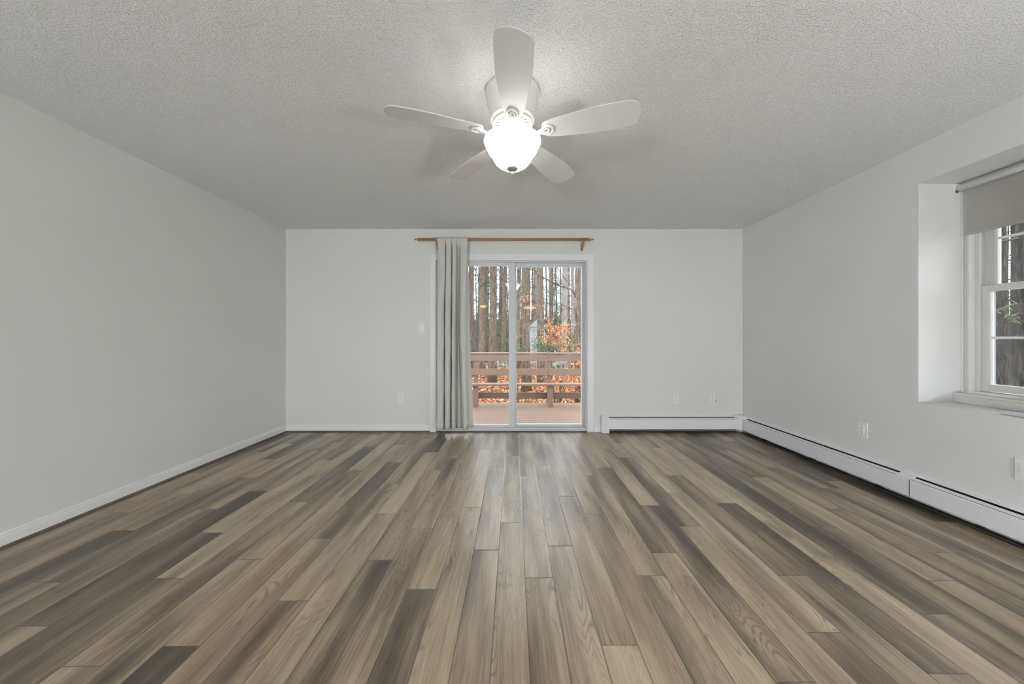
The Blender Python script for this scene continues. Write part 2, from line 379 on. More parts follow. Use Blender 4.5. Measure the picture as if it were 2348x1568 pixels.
fl = MB(); uvp = []; tone = []; offs = []; warm = []
rr = random.Random(5)
for k in range(-21, 21):
    xa, xb = X0 + k * PW, X0 + (k + 1) * PW
    ca, cb = max(xa, XL), min(xb, XR)
    if cb <= ca: continue
    o0 = OFFS.get(k, rr.random() * PL)
    for j in range(-7, 5):
        ya, yb = o0 + j * PL, o0 + (j + 1) * PL
        da, db = max(ya, YB), min(yb, YF)
        if db <= da + 0.001: continue
        fl.add([(ca, da, 0), (cb, da, 0), (cb, db, 0), (ca, db, 0)], [(0, 1, 2, 3)])
        uvp += [(ca - xa, da - ya), (cb - xa, da - ya), (cb - xa, db - ya), (ca - xa, db - ya)]
        tn, wm = TONES.get((k, j), (None, None))
        base_t = 0.40 + 0.26 * rr.random() if rr.random() < 0.85 else 0.24 + 0.1 * rr.random()
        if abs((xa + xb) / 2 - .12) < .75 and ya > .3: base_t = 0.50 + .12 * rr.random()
        r2 = rr.random(); r3 = rr.random()
        tone.append(tn if tn is not None else base_t); offs.append(r3 * 20)
        warm.append(wm if wm is not None else (0.3 * r2 if r2 > 0.8 else 0.0))
nb = len(fl.f)
k0 = len(fl.v)
fl.add([(XL, YB, 0), (XR, YB, 0), (XR, YF, 0), (XL, YF, 0), (XL, YB, -.1), (XR, YB, -.1), (XR, YF, -.1), (XL, YF, -.1)],
       [(4, 7, 6, 5), (0, 4, 5, 1), (1, 5, 6, 2), (2, 6, 7, 3), (3, 7, 4, 0)])
tone += [.4] * 5; offs += [0] * 5; warm += [0] * 5; uvp += [(.05, .5)] * 20
floor = fl.build('floor', M['floor'], attrs={'tone': tone, 'offs': offs, 'warm': warm}, kind='structure')
uvl = floor.data.uv_layers.new(name='plank')
for i, q in enumerate(uvp): uvl.data[i].uv = q

# ------------------------------------------------------------------ room shell
WT = 0.16
box('ceiling', (XL - WT, YB - WT, ZC), (XR + .45, YF + WT, ZC + .15), M['ceiling'], kind='structure')
box('wall_left', (XL - WT, YB - WT, -.1), (XL, YF + WT, ZC), M['wall'], kind='structure')
# door opening in the far wall
DX0, DX1, DZ = wallx(1000), wallx(1346), wallz(597)
w = MB(); w.box((XL, YF, -.1), (DX0, YF + WT, ZC)); w.box((DX1, YF, -.1), (XR + .45, YF + WT, ZC)); w.box((DX0, YF, DZ), (DX1, YF + WT, ZC))
w.build('wall_far', M['wall'], kind='structure')
# right wall with two deep window recesses
WZ0, WZ1 = 0.685, 2.18
RW = 0.42
def wall_with_holes(name, holes):
    w = MB(); y = YB - WT
    for (a, b) in sorted(holes):
        w.box((XR, y, -.1), (XR + RW, a, ZC)); w.box((XR, a, -.1), (XR + RW, b, WZ0)); w.box((XR, a, WZ1), (XR + RW, b, ZC)); y = b
    w.box((XR, y, -.1), (XR + RW, YF, ZC))
    return w.build(name, M['wall'], kind='structure')
W1 = (1.30, 2.382); W2 = (-3.4, -2.3)
wall_with_holes('wall_right', [W1, W2])
box('wall_back', (XL, YB - WT, -.1), (XR, YB, ZC), M['wall'], kind='structure')
# siding outside the right wall is part of the wall; baseboards
bprof = [(0, 0), (.013, 0), (.013, .060), (.010, .064), (.010, .070), (.012, .074), (.009, .079), (.004, .083), (0, .083)]
sprof = [(.0135, 0), (.029, 0), (.028, .006), (.0245, .0115), (.019, .015), (.0135, .016)]
far = lambda p, q, t_: (t_, YF - p, q)
lef = lambda p, q, t_: (XL + p, t_, q)
rig = lambda p, q, t_: (XR - p, t_, q)
zz = lambda f, dz: (lambda p, q, t_: f(p, q + dz, t_))
MB().prism(bprof, zz(far, .001), XL, wallx(986)).build('baseboard_far', M['trim'], kind='structure')
MB().prism(bprof, zz(lef, .001), YB, YF - .013).build('baseboard_left', M['trim'], kind='structure')
MB().prism(sprof, far, XL + .013, wallx(986)).build('trim_1', M['shoe2'], kind='structure')
MB().prism(sprof, lef, YB, YF - .029).build('trim_2', M['shoe'], kind='structure')
MB().prism(bprof, zz(far, .001), wallx(1362), wallx(1380)).build('baseboard_far_right', M['trim'], kind='structure')

# ------------------------------------------------------------------ sliding patio door (door_1)
door = root('door_1', (0, YF, 0), kind='structure')
# casing: stepped profile mitred round the opening
def casing(mb, path_in, width, plane):  # plane(u, v, d) -> world; boxes with steps
    pass
cx0, cx1, cz1 = wallx(987), wallx(1361), wallz(583)
c = MB()
for (i0, i1, th) in ((0.0, 0.35, .019), (0.35, 0.8, .014), (0.8, 1.0, .009)):
    lw = cx0 - DX0; rw_ = cx1 - DX1; tw = cz1 - DZ
    c.box((DX0 + lw * i1, YF - th, 0), (DX0 + lw * i0, YF, DZ + tw * i0))
    c.box((DX1 + rw_ * i0, YF - th, 0), (DX1 + rw_ * i1, YF, DZ + tw * i0))
    c.box((DX0 + lw * i1, YF - th, DZ + tw * i0), (DX1 + rw_ * i1, YF, DZ + tw * i1))
c.build('casing', M['trim'], door, bevel=.002)
# frame (jambs, head, sill track)
FY0, FY1 = YF + .005, YF + .15
P1, P2 = YF + .035, YF + .085          # planes of the near (fixed) and far (sliding) panels
f = MB()
f.box((DX0, FY0, .03), (DX0 + .02, FY1, DZ)); f.box((wallx(1343.5), FY0, .03), (DX1, FY1, DZ))
f.box((DX0 + .02, FY0, wallz(600.5)), (wallx(1343.5), FY1, DZ)); f.box((DX0, FY0, 0.0), (DX1, FY1, .028))
f.box((DX0 + .02, YF + .010, .028), (DX1 - .02, YF + .016, .046)); f.box((DX0 + .02, YF + .068, .028), (DX1 - .02, YF + .073, .04))
f.box((wallx(1343.5) - .006, YF + .02, .03), (wallx(1343.5), YF + .026, wallz(600.5)))
f.build('frame', M['alu'], door, bevel=.0015)
MB().box((DX0 - .03, YF - .012, .0005), (DX1 + .01, YF + .006, .010)).build('threshold', M['shoe2'], door)
def panel(name, x0, x1, z0, z1, gx0, gx1, gz0, gz1, y, th, mat, bead_col):
    p = MB()
    p.box((x0, y, z0), (gx0, y + th, z1)); p.box((gx1, y, z0), (x1, y + th, z1))
    p.box((gx0, y, z0), (gx1, y + th, gz0)); p.box((gx0, y, gz1), (gx1, y + th, z1))
    po = p.build(name, mat, door, bevel=.002)
    b = MB(); e = .007
    b.box((gx0, y + .008, gz0), (gx0 + e, y + th - .004, gz1)); b.box((gx1 - e, y + .008, gz0), (gx1, y + th - .004, gz1))
    b.box((gx0 + e, y + .008, gz0), (gx1 - e, y + th - .004, gz0 + e)); b.box((gx0 + e, y + .008, gz1 - e), (gx1 - e, y + th - .004, gz1))
    b.build('glazing_bead', bead_col, po)
    g = MB().box((gx0 + .002, y + th * .5 - .003, gz0 + .002), (gx1 - .002, y + th * .5 + .003, gz1 - .002)).build('glass', M['glass'], po)
    return po
X_ = wallx
fixp = panel('fixed_panel', DX0 + .021, X_(1180.8, P1), wallz(986, P1), wallz(600.5, P1) - .004, DX0 + .085, X_(1168, P1), wallz(975.5, P1), wallz(608.3, P1), P1, .03, M['alu'], M['white_vinyl'])
slip = panel('sliding_panel', X_(1172, P2), X_(1343, P2), wallz(985, P2), wallz(602, P2), X_(1183, P2), X_(1334.5, P2), wallz(974, P2), wallz(611, P2), P2, .03, M['alu'], M['white_vinyl'])
k = MB()
for z in (wallz(606), wallz(603), wallz(980), wallz(984)):
    k.lathe([(0.0, -.002), (.004, -.002), (.004, 0), (0, 0)], (X_(1342, P1), P1 + .045, z), 'y', 12, False)
k.build('screws', M['slot'], door)
# pull handle on the stile behind the curtain
h = MB(); h.tube([(DX0 + .05, P1, .95), (DX0 + .05, P1 - .03, .97), (DX0 + .05, P1 - .03, 1.09), (DX0 + .05, P1, 1.11)], .008, 8)
h.build('handle', M['alu'], fixp)
MB().lathe([(.0, -.004), (.006, -.004), (.006, .0), (0, 0)], (X_(1174), P1 - .0, wallz(663)), 'y', 16).build('button', M['white_vinyl'], fixp)

# ------------------------------------------------------------------ deep window in the right wall (window_1)
def deep_window(name, y0, y1):
    w = root(name, (XR, (y0 + y1) / 2, WZ0), kind='structure')
    XI = XR + .285     # plane where the recess meets the casing
    r = MB(); th = .004
    # painted lining of the recess
    e_ = .0006; r.box((XR + e_, y1 - th, WZ0), (XR + RW, y1 - .0003, WZ1)); r.box((XR + e_, y0 + .0003, WZ0), (XR + RW, y0 + th, WZ1))
    r.box((XR + e_, y0 + th, WZ1 - th), (XR + RW, y1 - th, WZ1 - .0003)); r.box((XR + e_, y0 + th, WZ0 + .0003), (XR + RW, y1 - th, WZ0 + th))
    r.build('recess_lining', M['reveal'], w)
    # stool: a raised sill box
    s = MB(); s.box((XI - .045, y0 + th, WZ0 + th), (XI + .03, y1 - th, .742)); s.box((XI - .052, y0 + th, .742), (XI + .03, y1 - th, .755))
    s.build('stool', M['reveal'], w, bevel=.003)
    # casing strips with a stepped profile
    OY0, OY1, OZ0, OZ1 = y0 + .06, y1 - .060, .775, 2.12
    c = MB()
    for (a, b, d) in ((0.004, .018, .020), (.018, .045, .012), (.045, .060, .026)):
        c.box((XI - d + .02, y1 - b, .755), (XI + .03, y1 - a, WZ1 - a)); c.box((XI - d + .02, y0 + a, .755), (XI + .03, y0 + b, WZ1 - a))
        c.box((XI - d + .02, y0 + b, WZ1 - b), (XI + .03, y1 - b, WZ1 - a))
    c.build('casing', M['vinyl'], w, bevel=.002)
    # frame: jamb liners running outward
    f = MB()
    for (sgn, yy) in ((-1, OY1), (1, OY0)):
        f.box((XI + .03, yy, OZ0 - .02), (XR + RW, yy - sgn * .014, OZ1 + .03))
        f.box((XI + .03, yy, OZ0), (XI + .040, yy + sgn * .022, OZ1))
        f.box((XI + .088, yy, OZ0), (XI + .096, yy + sgn * .020, OZ1))
    f.box((XI + .0, OY0, .755), (XR + RW, OY1, OZ0)); f.box((XI + .03, OY0, OZ1), (XR + RW, OY1, OZ1 + .03))
    f.build('frame', M['vinyl'], w, bevel=.0015)
    def sash(nm, x, z0, z1, sw, top, bot, mat):
        a, b = OY0 + .004, OY1 - .004
        s = MB(); t_ = .036
        s.box((x, a, z0), (x + t_, a + sw, z1)); s.box((x, b - sw, z0), (x + t_, b, z1))
        s.box((x, a + sw, z0), (x + t_, b - sw, z0 + bot)); s.box((x, a + sw, z1 - top), (x + t_, b - sw, z1))
        so = s.build(nm, mat, w, bevel=.003)
        ga, gb, gz0, gz1 = a + sw, b - sw, z0 + bot, z1 - top
        bd = MB(); e = .006
        bd.box((x + .006, ga, gz0), (x + .03, ga + e, gz1)); bd.box((x + .006, gb - e, gz0), (x + .03, gb, gz1))
        bd.box((x + .006, ga + e, gz0), (x + .03, gb - e, gz0 + e)); bd.box((x + .006, ga + e, gz1 - e), (x + .03, gb - e, gz1))
        bd.build('glazing_bead', M['white_vinyl'], so)
        mm = MB(); zm = (gz0 + gz1) / 2
        mm.box((x + .010, ga, zm - .008), (x + .016, gb, zm + .008))
        for q in (1 / 3, 2 / 3):
            ym = ga + (gb - ga) * q; mm.box((x + .0098, ym - .008, gz0), (x + .0162, ym + .008, gz1))
        mm.build('muntins', M['white_vinyl'], so)
        MB().box((x + .018, ga, gz0), (x + .022, gb, gz1)).build('glass', M['glass'], so)
        return so
    xi = XI + .042
    lo = sash('lower_sash', xi, OZ0 + .006, 1.470, .050, .036, .040, M['vinyl'])
    up = sash('upper_sash', xi + .050, 1.436, OZ1 - .004, .048, .040, .036, M['vinyl'])
    MB().box((xi - .012, (y0 + y1) / 2 - .03, 1.470), (xi + .02, (y0 + y1) / 2 + .03, 1.486), .004).build('sash_lock', M['white_vinyl'], lo)
    # outer storm / screen frame
    s = MB(); xs = XR + RW - .035
    s.box((xs, OY1 - .034, OZ0), (xs + .02, OY1 - .014, OZ1)); s.box((xs, OY0 + .014, OZ0), (xs + .02, OY0 + .034, OZ1))
    s.box((xs, OY0 + .034, OZ0), (xs + .02, OY1 - .034, OZ0 + .022)); s.box((xs, OY0 + .034, OZ1 - .02), (xs + .02, OY1 - .034, OZ1))
    s.build('screen_frame', M['screen'], w)
    return w
deep_window('window_1', *W1)
deep_window('window_2', *W2)

# roller blind hanging in the recess
XB = XR + .255
bl = root('roller_blind', (XB, (W1[0] + W1[1]) / 2, 2.14), 'light taupe roller blind drawn partly down over the window in the right wall', 'blind')
ya, yb_ = W1[0] + .02, W1[1] - .022
MB().lathe([(0, ya), (.021, ya), (.021, yb_), (0, yb_)], (XB, 0, 2.135), 'y', 32).build('roller_tube', M['trim'], bl)
q = MB(); q.box((XB + .018, ya + .006, 1.835), (XB + .0195, yb_ - .022, 2.135)); q.build('blind_fabric', M['blind'], bl)
MB().box((XB + .014, ya + .006, 1.812), (XB + .023, yb_ - .022, 1.838), .003).build('bottom_bar', M['blind'], bl)
q = MB(); q.box((XB - .02, yb_ + .004, 2.112), (XB + .022, W1[1] - .0045, 2.172)); q.build('bracket', M['trim'], bl)
q = MB(); q.box((XB - .02, W1[0] + .0045, 2.112), (XB + .022, ya - .002, 2.172)); q.build('bracket', M['trim'], bl)
MB().lathe([(0, yb_), (.012, yb_), (.012, yb_ + .01), (0, yb_ + .01)], (XB - .008, 0, 2.122), 'y', 16).build('end_pin', M['dark'], bl)
# grey bar lying on the front of the recess ledge
ye = 1.128 / 1.128 * (F * (XR + .06) / (2305 - 1177))
o = MB().box((XR + .035, ye - .55, WZ0 + .0045), (XR + .085, ye, WZ0 + .022), .002).build('flat_bar', M['alu'], loc=(XR + .06, ye - .27, WZ0 + .0045))
tag(o, 'long flat grey bar lying on the white window recess ledge', 'bar')

# ------------------------------------------------------------------ curtain rod and curtain
RY = YF - .085; RZ = wallz(549, RY)
rodx0, rodx1 = wallx(969, RY), wallx(1342, RY)
rod = root('curtain_rod', ((rodx0 + rodx1) / 2, RY, RZ), 'honey coloured wooden curtain rod with turned finials mounted above the sliding door', 'curtain rod')
MB().lathe([(0, rodx0), (.0165, rodx0), (.0165, rodx1), (0, rodx1)], (0, RY, RZ), 'x', 32).build('pole', M['rodwood'], rod)
fp = [(0, 0), (.019, 0), (.0215, .004), (.0215, .009), (.017, .013), (.011, .017), (.0105, .021), (.013, .025), (.020, .031), (.0225, .038), (.021, .046), (.016, .055), (.0105, .064), (.007, .072), (.0055, .079), (.0058, .083), (.009, .087), (.0102, .092), (.009, .097), (.004, .1), (0, .1)]
for x, sg in ((rodx0, -1), (rodx1, 1)):
    MB().lathe([(r * .98, sg * h_ * .98) for r, h_ in fp], (x, RY, RZ), 'x', 32).build('finial', M['rodwood'], rod)
for x in (wallx(1001.5, RY), wallx(1337, RY)):
    b = MB()
    # cup round the pole + arm running down and back to the wall
    b.lathe([(.0168, -.012), (.021, -.012), (.021, .012), (.0168, .012)], (x, RY, RZ), 'x', 24, True, True)
    prof = [(0, -.115), (.016, -.115), (.075, -.04), (.100, -.02), (.100, -.0168), (.066, -.0168), (0, -.07)]
    b.prism(prof, lambda p, q, t_: (t_, YF - p, RZ + q), x - .011, x + .011)
    b.build('bracket', M['rodwood'], rod, bevel=.002)

# curtain: fold profiles at several heights, interpolated
def cr(p0, p1, p2, p3, t_):
    return 0.5 * ((2 * p1) + (-p0 + p2) * t_ + (2 * p0 - 5 * p1 + 4 * p2 - p3) * t_ ** 2 + (-p0 + 3 * p1 - 3 * p2 + p3) * t_ ** 3)
def sample(pts, n):
    out = []
    m = len(pts)
    for i in range(n):
        s_ = i / (n - 1) * (m - 1); k_ = min(int(s_), m - 2); f_ = s_ - k_
        g = [pts[max(0, min(m - 1, k_ + d))] for d in (-1, 0, 1, 2)]
        out.append(tuple(cr(g[0][c_], g[1][c_], g[2][c_], g[3][c_], f_) for c_ in (0, 1)))
    return out
# (pixel column, metres in front(-)/behind(+) of the hang line); 13 control points
HL = RY + .012
def folds(rs, wv, r4, edge_, A, B):
    o = []
    def ridge(l, r_, a_):
        w_ = r_ - l; return [(l + .6, .005), (l - .6, -.5 * a_), (l + .25 * w_, -a_), (r_ - .25 * w_, -a_), (r_ + .6, -.5 * a_), (r_ - .6, .005)]
    for l, r_ in rs: o += ridge(l, r_, A) + [(r_ + 1.2, B)]
    o += [(wv[0], B * .8), ((wv[0] + wv[1]) / 2, B * .2), (wv[1], B)] + ridge(r4[0], r4[1], A * 1.05) + [edge_]
    return [(rs[0][0] - .5, .04)] + o
ptop = folds([(1004.5, 1021), (1024, 1035), (1038, 1046.5)], (1048.5, 1053.5), (1056, 1071), (1073, .02), .030, .022)
pmid = folds([(1003.5, 1018.5), (1021.5, 1034), (1037.5, 1045.5)], (1047.5, 1053), (1056, 1069.5), (1076.5, .04), .058, .042)
pbot = folds([(1002, 1018), (1021.5, 1033), (1037, 1044.5)], (1047, 1059), (1062.5, 1073), (1084, .045), .066, .045)
NS, NZ = 240, 60
ztop, zbot = RZ + .0175, wallz(982, HL)
levels = [(0.0, ptop), (0.08, ptop), (0.45, pmid), (1.0, pbot)]
S = {id(p): sample(p, NS) for _, p in levels}
cm = MB(); vs = []; HZ = []
for j in range(NZ):
    u = j / (NZ - 1)
    u = u ** 1.25
    for a in range(len(levels) - 1):
        if levels[a][0] <= u <= levels[a + 1][0]: break
    f_ = (u - levels[a][0]) / (levels[a + 1][0] - levels[a][0]); f_ = f_ * f_ * (3 - 2 * f_)
    A, B = S[id(levels[a][1])], S[id(levels[a + 1][1])]
    z = ztop + (zbot - ztop) * u; HZ.append(z)
    dz = RZ - z
    hd = max(0.0, 1 - abs(dz) / .04)
    for i in range(NS):
        px = A[i][0] * (1 - f_) + B[i][0] * f_; dy = A[i][1] * (1 - f_) + B[i][1] * f_
        head = max(0.0, min(1.0, (dz - .02) / .10)) if dz > 0 else 0.0
        ruff = -(1 - head) * (.006 * abs(math.sin(i * .17 + 1.5 * math.sin(u * 30))) + .003 * abs(math.sin(i * .41)) + .004)
        # around the rod the cloth lies on the pole's front
        front = RY - math.sqrt(max(0, .0195 ** 2 - min(dz, .0195) ** 2)) if abs(dz) < .0195 else RY - .004
        y = front * (1 - head) + (HL + dy) * head + ruff - .0035 * (1 - head)
        wob = .0022 * math.sin(u * 22 + i * .09) * (0.3 + .7 * u)
        vs.append(((px - 1177) * HL / F + wob, y + .003 * math.sin(u * 9 + i * .05), z))
NH = int(NZ * .95)
fs = [(j * NS + i, j * NS + i + 1, (j + 1) * NS + i + 1, (j + 1) * NS + i) for j in range(NZ - 1) for i in range(NS - 1)]
cm.add(vs, fs, True)
cu = root('curtain', (wallx(1040), HL, zbot), 'pale grey linen curtain gathered at the left side of the sliding door', 'curtain')
co = cm.build('curtain_cloth', M['curtain'], cu)
md = co.modifiers.new('thickness', 'SOLIDIFY'); md.thickness = .002; md.offset = 1
# stitched hem, a second layer on the lowest 8 cm
hm = MB(); hv = []; rows = [j for j in range(NZ) if HZ[j] < zbot + .11]
for j in rows:
    for i in range(NS):
        x, y, z = vs[j * NS + i]; hv.append((x, y - .0035, z - .001))
hm.add(hv, [(a * NS + i, a * NS + i + 1, (a + 1) * NS + i + 1, (a + 1) * NS + i) for a in range(len(rows) - 1) for i in range(NS - 1)], True)
ho = hm.build('hem', M['curtain'], cu); md = ho.modifiers.new('thickness', 'SOLIDIFY'); md.thickness = .0015

# ------------------------------------------------------------------ ceiling fan
FX, FYc = (1175 - 1177) * 1.867 / F, 1.867
fan = root('ceiling_fan', (FX, FYc, ZC), 'white five-blade ceiling fan with a lit frosted glass bowl', 'ceiling fan')
FC = Vector((FX, FYc, 0))
hous = [(0, 2.44), (.143, 2.44), (.145, 2.436), (.145, 2.425), (.141, 2.420), (.138, 2.412), (.139, 2.404), (.136, 2.385), (.131, 2.355), (.124, 2.325), (.1175, 2.302), (.1155, 2.296), (.118, 2.291), (.1165, 2.284), (.110, 2.280), (.105, 2.276), (.102, 2.270)]
MB().lathe([(r, z - .0005) for r, z in hous], FC, 'z', 72).build('motor_housing', M['fan'], fan)
MB().lathe([(.102, 2.272), (.108, 2.268), (.1085, 2.264), (.104, 2.260), (.098, 2.259), (.094, 2.262), (.070, 2.268), (.066, 2.266), (.062, 2.262), (.0615, 2.24), (.0, 2.24)], FC, 'z', 72).build('vent_ring', M['fan'], fan)
vt = MB()
for k in range(20):
    a = 2 * PI * k / 20; ca, sa = math.cos(a), math.sin(a)
    def pt(r, w_, z): return (FX + r * ca - w_ * sa, FYc + r * sa + w_ * ca, z)
    vt.add([pt(.072, -.0022, 2.2655), pt(.092, -.0022, 2.2605), pt(.092, .0022, 2.2605), pt(.072, .0022, 2.2655),
            pt(.072, -.0022, 2.268), pt(.092, -.0022, 2.265), pt(.092, .0022, 2.265), pt(.072, .0022, 2.268)], [(0, 1, 2, 3), (0, 4, 5, 1), (2, 6, 7, 3), (1, 5, 6, 2), (3, 7, 4, 0), (4, 7, 6, 5)])
vt.build('vent_slots', M['pewter'], fan)
MB().lathe([(.0, 2.245), (.058, 2.245), (.060, 2.238), (.060, 2.222), (.066, 2.216), (.070, 2.208), (.070, 2.200), (.062, 2.193), (.060, 2.189), (.0, 2.189)], FC, 'z', 64).build('switch_housing', M['fan'], fan)

def blade_outline():
    ctl = [(.165, .0), (.168, .030), (.180, .043), (.20, .0505), (.25, .0595), (.32, .0665), (.40, .0745), (.48, .078), (.54, .0785), (.585, .0765), (.612, .071), (.630, .058), (.641, .032), (.646, 0)]
    m = sample(ctl, 40)
    return m + [(x, -y) for x, y in m[::-1][1:-1]]
OUT = blade_outline()
ZB = 2.208
def blade_xf(ang, pitch):
    R_ = Matrix.Rotation(ang, 4, 'Z') @ Matrix.Rotation(pitch, 4, 'X')
    return Matrix.Translation((FX, FYc, ZB)) @ R_
PITCH = -math.radians(13)
for k in range(5):
    ang = -PI / 2 + math.radians(.5) + k * 2 * PI / 5
    X4 = blade_xf(ang, PITCH)
    n = len(OUT); b = MB()
    # 6 mm board with eased edges
    lay = [(-.0030, .0), (-.0018, .0015), (.0018, .0015), (.0030, .0)]
    vs_ = []
    for z, e in lay:
        for x, y in OUT:
            r_ = math.hypot(x - .4, y) or 1
            vs_.append(X4 @ Vector((x + (x - .4) / r_ * e, y + y / r_ * e, z + .004)))
    b.add(vs_, [(l * n + i, l * n + (i + 1) % n, (l + 1) * n + (i + 1) % n, (l + 1) * n + i) for l in range(3) for i in range(n)], False)
    kk = len(b.v) - 4 * n
    b.f += [tuple(kk + i for i in range(n)), tuple(kk + 3 * n + i for i in range(n))[::-1]]; b.sm += [False, False]
    bo = b.build('fan_blade', M['blade'], fan)
    # blade iron: swept arm, ring medallion and mounting fork
    ir = MB()
    arm = [Vector((.058, 0, -.006)), Vector((.085, 0, -.018)), Vector((.110, 0, -.020)), Vector((.135, 0, -.012)), Vector((.158, 0, -.006)), Vector((.172, 0, -.005))]
    wd = [.011, .009, .0085, .010, .015, .012]
    vs_ = []
    for p, w_ in zip(arm, wd):
        for dy, dz in ((-w_, -.003), (w_, -.003), (w_, .003), (-w_, .003)): vs_.append(X4 @ (p + Vector((0, dy, dz))))
    ir.add(vs_, [(i * 4 + q, (i + 1) * 4 + q, (i + 1) * 4 + (q + 1) % 4, i * 4 + (q + 1) % 4) for i in range(len(arm) - 1) for q in range(4)] + [(0, 1, 2, 3), (23, 22, 21, 20)], False)
    cxr = .190
    def ring(rp, cx, nn=36):
        vv = []
        for r_, z in rp:
            for i in range(nn):
                a = 2 * PI * i / nn; vv.append(X4 @ Vector((cx + r_ * math.cos(a) * 1.1, r_ * math.sin(a), z)))
        m_ = len(rp)
        ir.add(vv, [(i * nn + q, i * nn + (q + 1) % nn, ((i + 1) % m_) * nn + (q + 1) % nn, ((i + 1) % m_) * nn + q) for i in range(m_) for q in range(nn)], True)
    ring([(.020, -.004), (.0215, -.009), (.026, -.0115), (.0305, -.009), (.032, -.003), (.030, .0009), (.022, .0009)], cxr)
    ring([(.0075, -.004), (.009, -.010), (.0125, -.012), (.016, -.009), (.0165, -.003), (.014, .0009), (.0085, .0009)], cxr - .004)
    for sgn in (-1, 1):
        a0 = X4 @ Vector((cxr - .004, sgn * .014, -.006)); a1 = X4 @ Vector((cxr - .004, sgn * .024, -.006)); ir.tube([a0, a1], .004, 6)
    ir.build('blade_iron', M['fan'], bo)
MB().lathe([(.052, 2.190), (.070, 2.188), (.092, 2.183), (.102, 2.176), (.100, 2.172), (.052, 2.181)], FC, 'z', 64, True, True).build('fitter', M['fan'], fan)
# glass bowl: flared rim, bell, rounded bottom (open at the top)
gp = [(.1455, 2.158), (.141, 2.150), (.136, 2.136), (.129, 2.122), (.119, 2.110), (.111, 2.102), (.107, 2.092), (.101, 2.078), (.091, 2.063), (.077, 2.050), (.060, 2.040), (.040, 2.034), (.018, 2.0315), (0, 2.031)]
sh = MB(); inner = [(max(0, r - .004), z + .004) for r, z in gp[::-1]]
sh.lathe(gp, FC, 'z', 72)
gb_ = sh.build('glass_bowl', M['bowl'], fan)
MB().lathe(inner[1:], FC, 'z', 72).build('inner_glass', M['innerglass'], gb_)
MB().lathe([(.1415, 2.160), (.141, 2.170), (.140, 2.178), (.147, 2.1805), (.1525, 2.1785), (.1535, 2.172), (.151, 2.165), (.1455, 2.158)], FC, 'z', 72, True, True).build('glass_rim', M['rim'], gb_)
MB().lathe([(0, 2.030), (.029, 2.0335), (.0295, 2.030), (.026, 2.0255), (.018, 2.0215), (.0115, 2.018), (.008, 2.014), (0, 2.014)], FC, 'z', 40).build('finial', M['pewter'], fan)
MB().lathe([(0, 2.0145), (.0075, 2.0145), (.0085, 2.011), (.0085, 2.005), (.006, 2.0015), (0, 2.0005)], FC, 'z', 32).build('finial_tip', M['alu'], fan)
for k in range(3):
    a = 2 * PI * k / 3 + .5
    ld = bpy.data.lights.new('bulb', 'POINT'); ld.energy = FAN_BULB_W; ld.shadow_soft_size = .022; ld.color = (1.0, .97, .93)
    lo = bpy.data.objects.new('bulb_light', ld); COL.objects.link(lo); lo.parent = fan
    lo.location = (math.cos(a) * .098, math.sin(a) * .098, 2.140 - ZC)
MB().tube([(FX, FYc, 2.19), (FX, FYc, 2.035)], .004, 10).build('centre_rod', M['fan'], fan)

# ------------------------------------------------------------------ behind the camera: dome lamps mirrored in the door glass, plus added fill lamps
def dome_lamp(x, y, r, label, watts, spread=True, nm='ceiling_light'):
    L = root(nm, (x, y, ZC), label, 'ceiling light')
    MB().lathe([(0, ZC - .0005), (r * .62, ZC - .0005), (r * .62, ZC - .04), (0, ZC - .04)], (x, y, 0), 'z', 40).build('base', M['fan'], L)
    MB().lathe([(0, ZC - .041), (r, ZC - .055), (r * .99, ZC - .07), (r * .85, ZC - .10), (r * .55, ZC - .125), (.02, ZC - .138), (0, ZC - .138)], (x, y, 0), 'z', 40).build('dome', M['dome'], L)
    return L
dome_lamp(.67, -5.55, .25, 'large amber dome lamp on the ceiling behind the photographer', 0)
dome_lamp(-1.16, -4.95, .13, 'small amber dome lamp on the ceiling behind the photographer', 0)
def fill_lamp(x, y, h_, label, r=.18):  # globes added out of view to fill the room with light
    L = root('added_fill_lamp', (x, y, 0), label, 'added fill lamp')
    MB().lathe([(0, .0005), (.15, .0005), (.15, .012), (.03, .03), (0, .03)], (x, y, 0), 'z', 40).build('base', M['pewter'], L)
    MB().lathe([(0, .03), (.012, .03), (.012, h_ - r - .02), (.05, h_ - r - .005), (.05, h_ - r + .015), (0, h_ - r + .015)], (x, y, 0), 'z', 24).build('pole', M['pewter'], L)
    MB().lathe([(r * math.sin(PI * i / 20), h_ - r * math.cos(PI * i / 20)) for i in range(21)], (x, y, 0), 'z', 40).build('fill_globe', M['globe'], L)
fill_lamp(-2.2, -3.3, .60, 'unseen white globe fill lamp added by the left wall behind the camera')
fill_lamp(2.1, -.9, .55, 'unseen white globe fill lamp added by the right wall behind the camera', .11)

